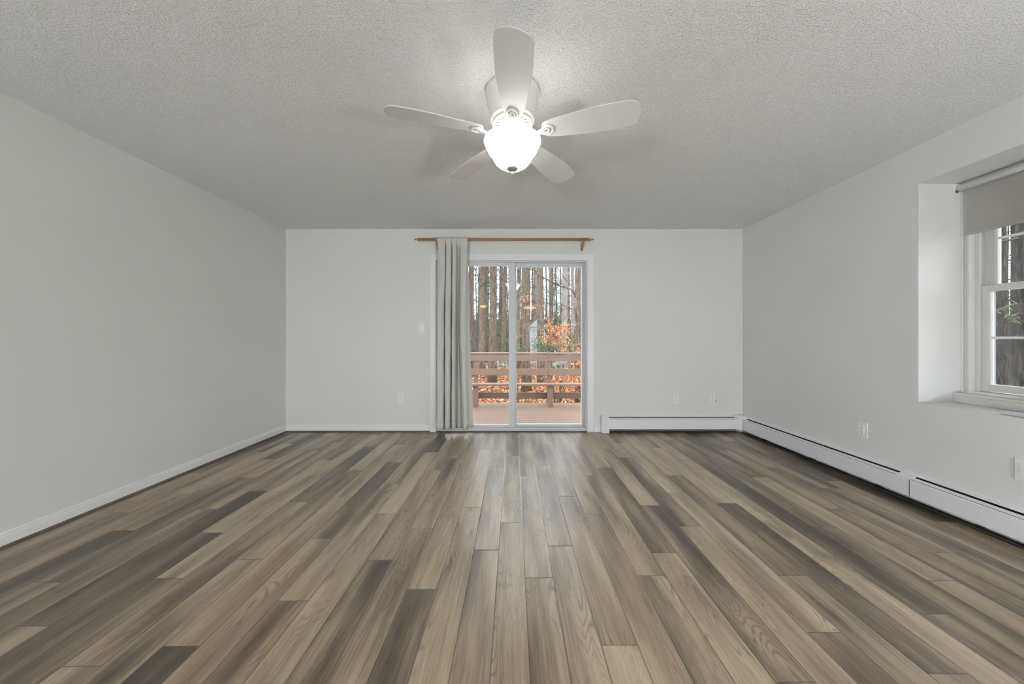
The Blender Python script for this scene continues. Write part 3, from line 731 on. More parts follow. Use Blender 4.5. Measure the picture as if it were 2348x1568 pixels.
# ------------------------------------------------------------------ electrical plates
def plate(kind_, name, c, frame, label, cat, w_=.070, h_=.114, group=None):
    """c = (along, z) on the wall; frame(p, q, t): p off the wall, q = z, t along"""
    o0 = Vector(frame(0, c[1], c[0]))
    r = root(name, o0, label, cat, group)
    def fb(t0, t1, q0, q1, p0, p1, nm, mat, par, bev=None):
        m = MB(); m.prism([(p0, c[1] + q0), (p1, c[1] + q0), (p1, c[1] + q1), (p0, c[1] + q1)], frame, c[0] + t0, c[0] + t1)
        return m.build(nm, mat, par, bevel=bev)
    fb(-w_ / 2, w_ / 2, -h_ / 2, h_ / 2, 0, .006, 'cover_plate', M['plate'], r, .002)
    def screw(t_, q): return fb(t_ - .0025, t_ + .0025, q - .0025, q + .0025, .006, .0072, 'screw', M['alu'], r)
    if kind_ == 'duplex' or kind_ == 'decora':
        if kind_ == 'decora': fb(-.0165, .0165, -.0335, .0335, .006, .009, 'receptacle', M['plate'], r, .001)
        p_ = .009
        for q in (-.0195, .0195):
            if kind_ == 'duplex': rc = fb(-.0165, .0165, q - .014, q + .014, .006, .0085, 'receptacle', M['plate'], r, .003)
            m = MB()
            for (a0, a1, b0, b1) in ((-.0075, -.0055, .0005, .0085), (.0055, .0075, .0015, .0085), (-.0022, .0022, -.0085, -.0040)):
                m.prism([(.0085, c[1] + q + b0), (p_ + .0006, c[1] + q + b0), (p_ + .0006, c[1] + q + b1), (.0085, c[1] + q + b1)], frame, c[0] + a0, c[0] + a1)
            m.build('socket_slots', M['slot'], r)
        screw(0, 0) if kind_ == 'duplex' else (screw(0, .045), screw(0, -.045))
    elif kind_ == 'toggle':
        fb(-.006, .006, -.012, .012, .006, .0085, 'collar', M['plate'], r, .001)
        m = MB(); m.prism([(.006, c[1] - .004), (.018, c[1] - .011), (.018, c[1] - .006), (.006, c[1] + .004)], frame, c[0] - .0035, c[0] + .0035)
        m.build('toggle', M['trim'], r); screw(0, .03); screw(0, -.03)
    elif kind_ == 'coax':
        for q in (-.038, 0.0, .038):
            ctr = Vector(frame(0, c[1] + q, c[0])); d = Vector(frame(1, 0, 0)) - Vector(frame(0, 0, 0))
            if q == 0: MB().tube([ctr + d * .006, ctr + d * .016], .0045, 12).build('jack', M['dark'], r)
            else: MB().tube([ctr + d * .006, ctr + d * .009], .004, 10).build('screw', M['slot'], r)
        m = MB()
        for q in (-.015, -.028):
            a = Vector(frame(.004, c[1] + q, c[0] + .035)); bb = Vector(frame(.012, c[1] + q - .004, c[0] + .044)); m.tube([a, bb], .0022, 6)
        m.build('loose_wire', M['dark'], r)
    elif kind_ == 'rocker':
        fb(-.0165, .0165, -.0335, .0335, .006, .0085, 'rocker', M['trim'], r, .001); screw(0, .045); screw(0, -.045)
    return r
def fp_(px, py): return (wallx(px), wallz(py))
plate('toggle', 'light_switch', fp_(967.5, 752), far, 'white toggle light switch on the far wall left of the curtain', 'light switch')
plate('duplex', 'wall_outlet', fp_(919.5, 911.5), far, 'white duplex outlet low on the far wall, left of the sliding door', 'outlet')
plate('duplex', 'wall_outlet', fp_(1549, 915.5), far, 'white duplex outlet on the far wall above the baseboard heater', 'outlet')
plate('coax', 'cable_jack', fp_(1632, 913.5), far, 'white cable jack plate with dark centre connector nearest the right corner', 'wall jack')
def rp_(px, py):
    y = F * XR / (px - 1177); return (y, CH + (776 - py) * y / F)
plate('decora', 'wall_outlet', rp_(1978.5, 985.5), rig, 'white outlet with rectangular face on the right wall above the heater', 'outlet', .080, .122)
plate('rocker', 'switch_plate', rp_(2352, 1079), rig, 'pale wall plate cut off by the right edge of the photo, below the window', 'wall plate', .078, .120)
# tiny nail near the corner above the heater joint
o = MB().tube([(XR - .0, YF - .02, wallz(952)), (XR - .006, YF - .02, wallz(952))], .003, 8).build('nail', M['slot'], loc=(XR, YF - .02, wallz(952)))
tag(o, 'small dark nail in the right corner just above the baseboard heaters', 'nail')

# ------------------------------------------------------------------ baseboard heaters
def heater(name, frame, a, b, label, endcap=None, parts_fin=True, zl=0.0, seamplate=None):
    mid = (a + b) / 2
    h = root(name, frame(.03, 0.0, mid), label, 'baseboard heater', 'white baseboard heaters')
    def pr(poly, nm, mat, a_=a, b_=b, bev=None):
        return MB().prism(poly, frame, a_, b_).build(nm, mat, h, bevel=bev)
    pr([(0.0005, .012), (.004, .012), (.004, .205), (.0005, .205)], 'back_panel', M['heater'])
    pr([(.004, .197), (.026, .193), (.030, .187), (.028, .1855), (.024, .190), (.004, .194)], 'hood', M['heater'])
    pr([(.004, .02), (.006, .02), (.006, .185), (.004, .185)], 'liner', M['dark'])
    pr([(.041, .178), (.060, .1735), (.066, .1695), (.065, .168), (.059, .1715), (.040, .176)], 'damper', M['heater'])
    pr([(.062, .1645), (.066, .1655), (.0705, .163), (.0735, .158), (.0735, .052), (.070, .046), (.062, .044), (.062, .0455), (.069, .048), (.0715, .053), (.0715, .157), (.069, .1615), (.066, .1635)], 'front_panel', M['heater'])
    pr([(.004, .010), (.056, .010), (.0575, .022), (.056, .022), (.0545, .0115), (.004, .0115)], 'bottom_rail', M['dark'])
    e = MB(); z0, z1 = .055, .125
    e.prism([(.022 + .011 * math.cos(t_ * PI / 5), .09 + .011 * math.sin(t_ * PI / 5)) for t_ in range(10)], frame, a + .02, b - .02)
    n = min(160, int((b - a) / .016))
    for i in range(n):
        t_ = a + .03 + (b - a - .06) * i / n
        e.prism([(.008, z0), (.058, z0), (.058, z1), (.008, z1)], frame, t_, t_ + .0008)
    e.build('heating_element', M['dark'], h)
    m_ = max(2, int((b - a) / .5))
    for i in range(m_):
        t_ = a + (b - a) * (i + .35) / m_
        MB().prism([(.006, .022), (.069, .035), (.069, .047), (.006, .04)], frame, t_, t_ + .022).build('support_bracket', M['dark'], h)
    cp = [(.0006, .002), (.076, .002), (.077, .16), (.070, .172), (.034, .197), (.004, .2075), (.0006, .2075)]
    for (u0, u1) in (endcap or []):
        pr(cp, 'end_cap', M['heater'], u0, u1, .002)
    return h
ycor = YF - .0745
h1 = heater('baseboard_heater', far, wallx(1383, YF - .07), XR - .085, 'white baseboard heater on the far wall, right of the sliding door', [(wallx(1380, YF - .07), wallx(1397, YF - .07))])
YJ = F * (XR - .072) / (2085 - 1177)
heater('baseboard_heater', rig, YJ + .003, YF - .085, 'white baseboard heater on the right wall, far section running into the corner')
h3 = heater('baseboard_heater', rig, -.9, YJ - .003, 'white baseboard heater on the right wall, near section below the window', [(-.92, -.86)])
# corner cover joining the two runs
ccp = [(XR - .0006, YF - .0006), (XR - .0006, YF - .100), (XR - .030, YF - .118), (XR - .079, YF - .098), (XR - .098, YF - .079), (XR - .118, YF - .030), (XR - .100, YF - .0006)]
cc = MB()
low = [(x, y, .046) for x, y in ccp]; top = [(x, y, .176) for x, y in ccp]
tp2 = [(XR - .0006, YF - .0006, .2095), (XR - .0006, YF - .105, .2085), (XR - .020, YF - .105, .2050), (XR - .060, YF - .078, .1950), (XR - .078, YF - .060, .1950), (XR - .105, YF - .020, .2050), (XR - .105, YF - .0006, .2085)]
n = 7
cc.add(low + top + tp2, [(i, (i + 1) % n, n + (i + 1) % n, n + i) for i in range(n)] + [(n + i, n + (i + 1) % n, 2 * n + (i + 1) % n, 2 * n + i) for i in range(n)] + [tuple(range(n))[::-1], tuple(2 * n + i for i in range(n))])
cco = cc.build('corner_cover', M['heater'], h1, bevel=.002)
# splice plate over the joint of the right-hand run
sp_ = MB().prism([(.0045, .199), (.027, .1955), (.034, .187), (.063, .176), (.071, .170), (.071, .166), (.062, .172), (.030, .182), (.024, .192), (.0045, .1955)], rig, YJ - .005, YJ + .085)
sp_.build('splice_plate', M['heater'], h3)

# ------------------------------------------------------------------ deck outside the sliding door
DKZ = -.10
YR = 6.42
dk_ = root('deck', (0, 5.4, DKZ), 'wooden deck floor of pinkish brown boards outside the sliding door', 'deck')
d = MB(); y = YF + WT + .01; 
while y < YR + .12:
    d.box((-6, y, DKZ - .035), (7, y + .136, DKZ)); y += .142
d.build('deck_boards', M['deck'], dk_)
j = MB()
for x in [-6 + .6 * i for i in range(22)]: j.box((x, YF + WT + .01, DKZ - .22), (x + .04, YR + .1, DKZ - .036))
j.box((-6, YR + .10, DKZ - .22), (7, YR + .14, DKZ - .036)); j.build('joists', M['deck'], dk_)
ps = []
for x in (-4.9, -2.9, -.68, .655, 2.6, 4.6):
    MB().box((x - .045, YR + .145, -1.4), (x + .045, YR + .235, DKZ - .04)).build('support_post', M['deck'], dk_)
rail_ = root('deck_railing', (0, YR, DKZ), 'brown wooden deck railing with horizontal boards behind the bench', 'railing')
for x in (-4.9, -2.9, wallx(1091, YR), wallx(1258.5, YR), 2.6, 4.6):
    MB().box((x - .04, YR - .0, DKZ), (x + .04, YR + .085, wallz(813, YR) - .002), .004).build('rail_post', M['rail'], rail_)
xj = wallx(1258, YR)
for (p0, p1, nm) in ((813, 827.5, 'rail_board'), (845.5, 860.5, 'rail_board'), (899.5, 914, 'rail_board')):
    for (xa, xb) in ((-6, xj - .002), (xj + .002, 7)):
        MB().box((xa, YR - .024, wallz(p1, YR - .024)), (xb, YR - .001, wallz(p0, YR - .024)), .004).build(nm, M['rail'], rail_)
for (xa, xb, dz) in ((-6, xj - .002, 0), (xj + .002, 7, -.004)):
    MB().box((xa, YR - .035, wallz(811.5, YR) + dz), (xb, YR + .10, wallz(808, YR) + dz), .004).build('top_cap', M['rail'], rail_)
bn = root('deck_bench', (.3, YR - .15, DKZ), 'long low wooden bench along the deck railing', 'bench')
bz = .315
for i, (ya, yb2) in enumerate(((YR - .235, YR - .135), (YR - .130, YR - .030))):
    MB().box((-5, ya, bz - .034), (6.5, yb2, bz), .004).build('seat_board', M['rail'], bn)
for x in (-3.6, -2.2, wallx(1091, YR - .1), wallx(1261, YR - .1), 2.4, 4.4):
    MB().box((x - .045, YR - .20, DKZ), (x + .045, YR - .03, bz - .035), .003).build('bench_leg', M['rail'], bn)

# ------------------------------------------------------------------ woods
def gh(x, y):
    d_ = max(y - 6.5, (x - 5.5) * .8, -x - 9, -y - 8, 0)
    return -1.05 + .062 * min(d_, 45) + .07 * max(0, min(d_, 60) - 17) + .10 * mnoise.noise(Vector((x * .25, y * .25, 0))) * min(1, d_ / 3 + .2)
g = MB(); NX, NY = 110, 110; xs = [-45 + 1.05 * i for i in range(NX)]; ys = [-30 + 1.05 * i for i in range(NY)]
g.add([(x, y, gh(x, y)) for y in ys for x in xs], [(j * NX + i, j * NX + i + 1, (j + 1) * NX + i + 1, (j + 1) * NX + i) for j in range(NY - 1) for i in range(NX - 1)], True)
g.build('ground', M['ground'], kind='structure')

rt = random.Random(21)
def trunk_mesh(h_, r, lean, rnd, n=10, seg=14):
    p = []; rad = []
    bx_, by_ = rnd.uniform(-1, 1) * lean, rnd.uniform(-1, 1) * lean
    ph = rnd.uniform(0, 6)
    for i in range(seg + 1):
        u = i / seg; z = -.3 + (h_ + .3) * u
        p.append((bx_ * u * h_ + .05 * math.sin(u * 7 + ph), by_ * u * h_ + .05 * math.cos(u * 6 + ph), z))
        rad.append(r * ((1 + .45 * math.exp(-u * 30)) * (1 - .62 * u)))
    return p, rad
def limb(mb, start, d, length, r, rnd, depth=1, droop=.0, n=5, seg=6, spread=.6):
    p = Vector(start); d = Vector(d).normalized(); pts = [p.copy()]; rr_ = [r]
    for i in range(seg):
        d = (d + Vector((rnd.uniform(-.18, .18), rnd.uniform(-.18, .18), rnd.uniform(-.14, .14) - droop))).normalized()
        p = p + d * (length / seg); pts.append(p.copy()); rr_.append(r * (1 - .85 * (i + 1) / seg))
        if depth > 0 and i > 0:
            side = (d + Vector((rnd.uniform(-1, 1), rnd.uniform(-1, 1), rnd.uniform(-.5, .6))) * spread).normalized()
            limb(mb, p, side, length * rnd.uniform(.3, .55), r * .45, rnd, depth - 1, droop, 3, 4, spread)
    mb.tube(pts, rr_, n, cap=False)
    return pts
def quads(mb, c, size, rnd, n, spread, att, aspect=.5, flat=0.0):
    for i in range(n):
        v = Vector((rnd.gauss(0, 1) * spread[0], rnd.gauss(0, 1) * spread[1], rnd.gauss(0, 1) * spread[2])) + Vector(c)
        a = Vector((rnd.uniform(-1, 1), rnd.uniform(-1, 1), rnd.uniform(-1, 1) * (1 - flat))).normalized()
        b = a.cross(Vector((rnd.uniform(-1, 1) * (1 - flat), rnd.uniform(-1, 1) * (1 - flat), 1))).normalized()
        s_ = size * rnd.uniform(.6, 1.3)
        mb.add([v - a * s_, v + b * s_ * aspect, v + a * s_, v - b * s_ * aspect], [(0, 1, 2, 3)]); att.append(rnd.random())
# reusable part meshes
def pine_parts(seed, h_, r, f0, nfol, crown):
    rnd = random.Random(seed)
    p, rad = trunk_mesh(h_, r, .01, rnd)
    tm = MB().tube(p, rad, 10)
    bm_ = MB(); fm = MB(); att = []
    nbr = 34
    for i in range(nbr):
        u = f0 + (1 - f0) * i / nbr; k_ = u * (len(p) - 1); k0_ = int(k_); base_ = Vector(p[k0_]).lerp(Vector(p[min(k0_ + 1, len(p) - 1)]), k_ - k0_)
        a = rnd.uniform(0, 2 * PI); ln = crown * (1.15 - .8 * u) * rnd.uniform(.6, 1.2)
        pts = limb(bm_, base_, (math.cos(a), math.sin(a), rnd.uniform(-.15, .25)), ln, r * .13, rnd, 1, .03)
        for q in pts[2:]:
            quads(fm, q, .065, rnd, int(nfol * 1.9), (.30, .30, .10), att, .22)
    return tm, bm_, fm, att
def place(name, meshes, x, y, rot, s_, label, group, cat='tree'):
    r = root(name, (x, y, gh(x, y)), label, cat, group); r.rotation_euler.z = rot; r.scale = (s_, s_, s_)
    for nm, me in meshes:
        o = bpy.data.objects.new(nm, me); COL.objects.link(o); o.parent = r
        if nm != 'trunk': o['kind'] = 'stuff'
    return r
def mesh_of(mb, mat, attrs=None):
    o = mb.build('tmp', mat, attrs=attrs); me = o.data; bpy.data.objects.remove(o); return me
def protoset(seed, h_, r, f0, nfol, crown, bark):
    tm, bm_, fm, att = pine_parts(seed, h_, r, f0, nfol, crown)
    res = [('trunk', mesh_of(tm, bark)), ('branches', mesh_of(bm_, M['darktwig']))]
    if nfol: res.append(('foliage', mesh_of(fm, M['needles'], {'rnd': att})))
    return res
PA = protoset(1, 15, .17, .22, 9, 2.6, M['bark'])
PB = protoset(2, 16, .15, .45, 7, 2.2, M['bark'])
PC = protoset(3, 15, .13, .16, 0, 2.0, M['bark'])       # bare
PD = protoset(4, 16, .14, .40, 3, 1.8, M['palebark'])
PS = protoset(5, 7, .07, .05, 12, 1.9, M['bark'])       # young green pine
PH = protoset(6, 15, .16, .15, 4, 2.4, M['shaded_bark'])
PK = protoset(7, 15, .11, .10, 0, 2.6, M['shaded_bark'])
# trees one can point at: (name, set, pixel column, distance, scale, label)
big = [
    ('pine_tree', PB, 1130, 13.0, 1.02, 'thick brown pine trunk seen in the middle of the left door pane'),
    ('pine_tree', PB, 1205, 12.0, 1.02, 'thick reddish brown pine trunk just right of the door stile'),
    ('pine_tree', PB, 1240, 13.5, .98, 'brown pine trunk in the right door pane, left of the open sky gap'),
    ('pale_tree', PD, 1292, 13.0, .95, 'pale pinkish grey tree trunk behind the orange oak leaves'),
    ('pale_tree', PD, 1311, 17.0, .80, 'thin pale tree trunk second from the right door frame'),
    ('bare_tree', PC, 1083, 15.0, 1.10, 'dark tree trunk seen beside the curtain edge'),
    ('bare_tree', PC, 1107, 16.5, 1.0, 'greyish trunk between the curtain and the thick left pine'),
    ('bare_tree', PC, 1187, 17.0, 1.0, 'slim dark trunk right beside the door stile in the right pane'),
    ('bare_tree', PC, 1155, 19.0, .95, 'slim trunk at the right side of the left door pane'),
]
for i, (nm, st, px, Y, s_, lb) in enumerate(big):
    place(nm, st, (px - 1177) / F * Y, Y, rt.uniform(0, 6.28), s_, lb, None)
def scatter(n, xr, yr, sets, lab, grp, nm, smin=.6, smax=1.1, avoid=None, test=None, rnd=rt):
    k_ = 0; tries = 0
    while k_ < n and tries < 4000:
        tries += 1
        x, y = rnd.uniform(*xr), rnd.uniform(*yr)
        if test and not test(x, y): continue
        place(nm, rnd.choice(sets), x, y, rnd.uniform(0, 6.28), rnd.uniform(smin, smax), lab, grp); k_ += 1
for px_, Y_, s__ in ((1262, 20, .62), (1276, 23, .8), (1253, 26, .8), (1092, 24, .9), (1120, 27, 1.0)):
    place('young_pine', PS, (px_ - 1177) / F * Y_, Y_, px_, s__, 'small distant green pine low among the trunks beyond the deck', 'young pines beyond the deck')
scatter(46, (-5, 9), (21, 44), [PA, PB, PC, PC, PD], 'distant tall tree trunk in the woods seen through the sliding door', 'distant woodland trees beyond the deck', 'woodland_tree', .5, 1.0,
        test=lambda x, y: -.14 < x / y < .24)
scatter(16, (-4, 7), (20, 36), [PS], 'small distant green pine low among the trunks beyond the deck', 'young pines beyond the deck', 'young_pine', .7, 1.2,
        test=lambda x, y: -.12 < x / y < .22 and not (.02 < x / y < .10 and y < 25))
# woods seen through the window in the right wall
sidetrees = [(1.455, 10.5, PH, 1.15, 'thick dark pine trunk nearest the side window'), (1.385, 14, PK, 1.4, 'slimmer dark bare trunk left of the thick trunk in the side window view')]
for sl, dx, st, s_, lb in sidetrees:
    place('pine_tree' if st is PH else 'bare_tree', st, dx, dx / sl, rt.uniform(0, 6), s_, lb, None)
scatter(30, (13, 45), (8, 32), [PH, PK, PK, PA], 'dark tree trunk in the woods seen through the side window', 'woodland trees beyond the side window', 'woodland_tree', .6, 1.2,
        test=lambda x, y: 1.18 < x / y < 1.75)

# bare oak with the bent limbs crossing the right pane
S8 = 6.817
def zp(x, y, Y): return at(1060 + x / S8, 590 + y / S8, Y)
bo_ = root('bare_oak', (zp(1795, 900, 9.0).x, 9.0, gh(zp(1795, 900, 9).x, 9.0)), 'dark bare oak with bent limbs at the right side of the door view', 'tree')
tp = [zp(1800, 1900, 9)] + [zp(x, y, 9) for x, y in ((1800, 1480), (1785, 1200), (1795, 900), (1775, 620), (1810, 380), (1800, 140), (1830, -300), (1800, -900), (1840, -1800))]
tp[0].z = gh(tp[0].x, 9) - .2
MB().tube(tp, [.085, .075, .065, .062, .06, .055, .05, .045, .035, .02], 12).build('trunk', M['bark'], bo_)
br = MB()
rb = random.Random(8)
def branch(mb, pts, Y0, Y1, r0, r1, twigs=6):
    m_ = len(pts); P3 = []
    for i, (x, y) in enumerate(pts):
        u = i / (m_ - 1); P3.append(zp(x + rb.uniform(-6, 6), y + rb.uniform(-6, 6), Y0 + (Y1 - Y0) * u))
    sm = []
    for i in range(m_ - 1):
        for f_ in (0, .5):
            g_ = [P3[max(0, min(m_ - 1, i + d_))] for d_ in (-1, 0, 1, 2)]
            sm.append(Vector([cr(g_[0][c_], g_[1][c_], g_[2][c_], g_[3][c_], f_) for c_ in range(3)]))
    sm.append(P3[-1])
    r0 *= .75; n_ = len(sm); mb.tube(sm, [r0 + (r1 - r0) * i / (n_ - 1) for i in range(n_)], 6, cap=False)
    for _ in range(twigs):
        i = rb.randrange(1, n_); d_ = (sm[i] - sm[i - 1]).normalized()
        limb(mb, sm[i], d_ + Vector((rb.uniform(-.7, .7), rb.uniform(-.5, .5), rb.uniform(-.8, .8))), rb.uniform(.3, .9), r1 * .8, rb, 1, 0, 3, 4)
branch(br, [(1790, 620), (1700, 490), (1560, 460), (1420, 400), (1270, 320), (1130, 210), (980, 170), (830, 150)], 9, 8.4, .034, .008, 10)
branch(br, [(1500, 465), (1380, 510), (1270, 555), (1100, 580), (830, 610), (560, 650), (380, 700)], 8.8, 8.2, .016, .004, 8)
branch(br, [(1560, 460), (1460, 370), (1425, 150), (1415, -100)], 8.9, 9.2, .020, .008, 5)
branch(br, [(1700, 440), (1560, 280), (1480, 150), (1380, -40)], 9, 8.6, .018, .006, 5)
branch(br, [(1780, 830), (1600, 760), (1450, 680), (1290, 570)], 9, 8.6, .014, .004, 5)
branch(br, [(1780, 700), (1650, 760), (1560, 840), (1450, 870), (1300, 820), (1100, 750), (830, 670), (640, 600)], 9, 8.0, .016, .004, 9)
br.build('branches', M['twig'], bo_, kind='stuff')
sl_ = root('sapling', (zp(1150, 1500, 8.6).x, 8.6, gh(zp(1150, 1500, 8.6).x, 8.6)), 'thin dark curved sapling stem in front of the pines in the right pane', 'tree')
b_ = MB(); branch(b_, [(1380, 1900), (1320, 1200), (1200, 1020), (1130, 820), (1080, 600), (1075, 400), (1130, 120), (1140, -200)], 8.6, 8.6, .016, .006, 10); b_.build('stem', M['darktwig'], sl_)
# pale brush branches reaching in from the sides
def brush(label, specs, Y, mat, nm='fallen_branch'):
    p0 = zp(*specs[0][0], Y)
    r = root(nm, (p0.x, Y, gh(p0.x, Y)), label, 'branch')
    for s_ in specs:
        m_ = MB(); branch(m_, s_, Y, Y - .5, .0075, .0025, 7); m_.build('branch', mat, r)
brush('pale bare branches reaching across the lower right door pane', [[(1870, 1010), (1700, 1100), (1500, 1280), (1370, 1470), (1250, 1800)], [(1870, 1350), (1740, 1370), (1600, 1385), (1450, 1380)], [(1790, 600), (1740, 740), (1620, 1010)]], 8.2, M['paletwig'], 'leaning_branch')
brush('thin pale branches in the right pane beside the door stile', [[(1320, 955), (1180, 980), (1050, 1030), (830, 1120)], [(1220, 1070), (1050, 1150), (830, 1260)], [(830, 1060), (1000, 900), (1230, 830)], [(1260, 1300), (1100, 1180), (940, 1080), (800, 1000)], [(1080, 1210), (960, 1220), (830, 1250)]], 8.0, M['paletwig'], 'leaning_branch')
brush('bare brown branches crossing the left door pane', [[(100, 1020), (300, 1090), (500, 1120), (720, 1060)], [(110, 820), (300, 890), (500, 920), (740, 1010)], [(110, 1260), (300, 1280), (480, 1340), (560, 1430)], [(360, 700), (560, 680), (740, 640)], [(740, 1290), (600, 1370), (520, 1420)], [(120, 1130), (400, 1150), (740, 1190)], [(400, 780), (520, 880), (640, 960), (760, 1010)], [(690, 1250), (740, 1180), (760, 1120)]], 8.4, M['twig'], 'leaning_branch')

# oak shrub holding its orange leaves
def leafy(name, spots, n, size, mat, label, cat, stemmat, Y):
    c0 = spots[0]; r = root(name, (c0[0].x, Y, gh(c0[0].x, Y)), label, cat)
    m_ = MB(); at_ = []; rn = random.Random(len(label))
    foot = Vector((c0[0].x, Y, gh(c0[0].x, Y) - .1))
    for c_, spx, spz, k_ in spots:
        quads(m_, c_, size * .62, rn, int(k_ * 2.4), (spx, .16, spz), at_, .5)
        MB().tube([foot, foot.lerp(c_, .5) + Vector((rn.uniform(-.1, .1), 0, .05)), c_, c_ + Vector((rn.uniform(-.1, .1), 0, spz))], [.014, .01, .006, .002], 5, cap=False).build('stem', stemmat, r)
    m_.build('leaves', mat, r, attrs={'rnd': at_}, kind='stuff')
Yo = 8.6
leafy('oak_shrub', [(zp(1480, 1180, Yo), .16, .13, 110), (zp(1360, 1080, Yo), .05, .12, 45), (zp(1590, 1130, Yo), .10, .10, 55), (zp(1350, 1280, Yo), .10, .07, 45), (zp(1540, 1320, Yo), .14, .07, 60), (zp(1600, 1440, Yo), .10, .05, 26), (zp(1800, 1450, Yo), .04, .06, 12)], 300, .05, M['oakleaf'],
      'young oak shrub holding a cluster of orange leaves above the railing', 'shrub', M['twig'], Yo)
leafy('oak_shrub', [(at(1320, 868, 8.0), .28, .12, 170), (at(1290, 875, 8.0), .3, .08, 120), (at(1330, 838, 8.0), .12, .06, 40), (at(1325, 900, 8.0), .25, .10, 120)], 300, .055, M['oakleaf'],
      'low oak shrub with bright orange leaves seen between the railing boards', 'shrub', M['twig'], 8.0)
leafy('oak_shrub', [(zp(1010, 640, 11.5), .10, .10, 40), (zp(1250, 790, 11.2), .2, .1, 18)], 60, .05, M['oakleaf'], 'sprig of dry orange leaves in front of the reddish pine trunk', 'shrub', M['twig'], 11.5)
leafy('laurel_shrub', [(at(1265, 797, 9.5), .25, .12, 260), (at(1240, 790, 9.5), .14, .1, 120), (at(1300, 800, 9.5), .25, .1, 180)], 300, .05, M['laurel'], 'dark green leafy shrub just above the deck railing', 'shrub', M['darktwig'], 9.5)
leafy('laurel_shrub', [(at(1187, 801, 10.0), .08, .05, 90)], 90, .05, M['laurel'], 'small green plant above the railing beside the door stile', 'shrub', M['darktwig'], 10.0)
leafy('laurel_shrub', [(zp(1710, 1260, 14), .2, .12, 180)], 90, .06, M['laurel'], 'small bright green bush at the foot of the dark right trunks', 'shrub', M['darktwig'], 14)

# lichen covered rocks
def rock(c_, s_, label, seed):
    import bmesh
    bm = bmesh.new(); bmesh.ops.create_icosphere(bm, subdivisions=3, radius=1)
    for v in bm.verts:
        n_ = mnoise.noise(v.co * 1.3 + Vector((seed, 0, 0))) * .35 + mnoise.noise(v.co * 3 + Vector((0, seed, 0))) * .12
        v.co = v.co * (1 + n_); v.co = Vector((v.co.x * s_[0], v.co.y * s_[1], v.co.z * s_[2]))
    m_ = MB(); m_.add([Vector(c_) + v.co for v in bm.verts], [[v.index for v in f_.verts] for f_ in bm.faces], True); bm.free()
    o = m_.build('boulder', M['rock'], loc=(c_[0], c_[1], c_[2] - s_[2])); tag(o, label, 'rock')
def onground(px, py, Y): 
    p = at(px, py, Y); return (p.x, Y, gh(p.x, Y) + .05)
rock(onground(1153, 832, 18.5), (.55, .4, .42), 'lichen covered boulder seen between the railing boards in the left pane', 1)
rock(onground(1283, 838, 17.6), (.62, .45, .45), 'grey green boulder behind the railing in the right pane', 5)
rock(onground(1309, 838, 18.6), (.48, .4, .5), 'smaller mossy boulder at the right of the grey green one', 9)

# shed and wire fence beyond the trees
SY = 19.0
sx0, sx1 = (1214 - 1177) / F * SY, (1250 - 1177) / F * SY
sz0 = gh(sx0, SY) - .2; sz1 = at(0, 748, SY).z; szr = at(0, 733, SY).z
shd = root('shed', ((sx0 + sx1) / 2, SY, sz0), 'small grey green shed standing between the pine trunks', 'shed')
MB().box((sx0, SY, sz0), (sx1, SY + 1.6, sz1)).build('walls', M['shed'], shd)
MB().prism([(sx0 - .08, sz1 - .03), (sx1 + .08, sz1 - .03), ((sx0 + sx1) / 2, szr)], lambda p, q_, t_: (p, t_, q_), SY - .08, SY + 1.7).build('roof', M['shingle'], shd)
MB().box((sx0 + .25, SY - .03, sz0 + .25), (sx1 - .25, SY - .001, sz1 - .12)).build('shed_door', M['shingle'], shd)
fn = root('wire_fence', ((1215 - 1177) / F * 14, 14.5, gh(.7, 14.5)), 'thin grey wire fence in front of the small shed', 'fence')
wf = MB(); fx0, fx1 = (1212 - 1177) / F * 14.5, (1256 - 1177) / F * 14.5
zb_, zt_ = gh(.7, 14.5) - .1, at(0, 772, 14.5).z
for i in range(13):
    x = fx0 + (fx1 - fx0) * i / 12; wf.tube([(x, 14.5, zb_), (x, 14.5, zt_)], .0045, 4, cap=False)
for i in range(4):
    z = zb_ + (zt_ - zb_) * (i + .6) / 3.7; wf.tube([(fx0, 14.5, z), (fx1, 14.5, z)], .0045, 4, cap=False)
wf.build('wire_mesh', M['wire'], fn)
for x in (fx0, fx1): MB().tube([(x, 14.5, zb_ - .2), (x, 14.5, zt_ + .06)], .018, 8).build('fence_post', M['wire'], fn)

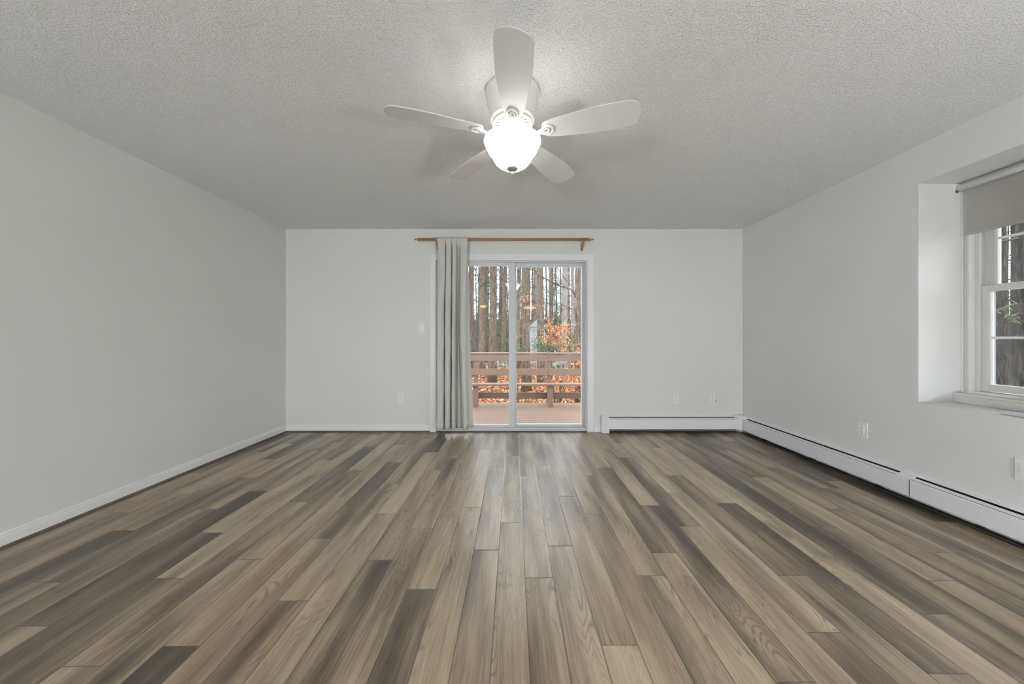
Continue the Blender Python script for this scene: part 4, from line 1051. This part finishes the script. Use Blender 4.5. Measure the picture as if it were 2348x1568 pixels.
# fallen leaves and undergrowth (nobody could count them)
lm = MB(); la = []; rl = random.Random(3)
def leaves(n, fn_):
    for _ in range(n):
        x, y = fn_(); z = gh(x, y) + rl.uniform(.0, .06)
        a = rl.uniform(0, 2 * PI); t1, t2 = rl.uniform(-.6, .6), rl.uniform(-.6, .6); s_ = rl.uniform(.035, .075)
        A_ = Vector((math.cos(a), math.sin(a), t1)) * s_; B_ = Vector((-math.sin(a), math.cos(a), t2)) * s_ * .6; c_ = Vector((x, y, z))
        lm.add([c_ - A_, c_ + B_, c_ + A_, c_ - B_], [(0, 1, 2, 3)]); la.append(min(1, max(0, rl.gauss(.5, .27))))
def f1():
    y = 7.5 + 17 * rl.random() ** 1.5; return rl.uniform(-.16, .24) * y + rl.uniform(-.3, .3), y
def f2():
    x = 6 + 20 * rl.random() ** 1.3; return x, x / rl.uniform(1.2, 1.7)
leaves(30000, f1); leaves(4000, f2)
o = lm.build('fallen_leaves', M['litter'], attrs={'rnd': la}, loc=(0, 10, gh(0, 10))); tag(o, 'orange brown fallen leaves covering the woodland ground', 'leaves', kind='stuff')
def twigs(n, fn_, mat, label, loc, r=1.0):
    um = MB()
    for i in range(n):
        x, y = fn_()
        if .03 < x / y < .10 and y < 22: continue
        p = Vector((x, y, gh(x, y) - .05)); d_ = Vector((ru.uniform(-.5, .5), ru.uniform(-.3, .3), 1)).normalized(); pts = [p.copy()]
        ln = ru.uniform(.8, 3.6)
        for _ in range(4):
            d_ = (d_ + Vector((ru.uniform(-.35, .35), ru.uniform(-.2, .2), ru.uniform(-.25, .1)))).normalized(); p = p + d_ * ln / 4; pts.append(p.copy())
        um.tube(pts, [.012 * r, .010 * r, .008 * r, .006 * r, .003 * r], 3, cap=False)
    o = um.build('undergrowth', mat, loc=loc); tag(o, label, 'undergrowth', kind='stuff')
ru = random.Random(4)
def g1():
    y = ru.uniform(19, 40); return ru.uniform(-.15, .23) * y, y
def g2():
    x = ru.uniform(13, 36); return x, x / ru.uniform(1.2, 1.7)
twigs(2800, g1, M['twig'], 'tangled brown bare twigs of undergrowth between the trees beyond the deck', (0, 16, gh(0, 16)))
twigs(2200, g2, M['darktwig'], 'dark tangled undergrowth twigs seen through the side window', (16, 11, gh(16, 11)), .8)
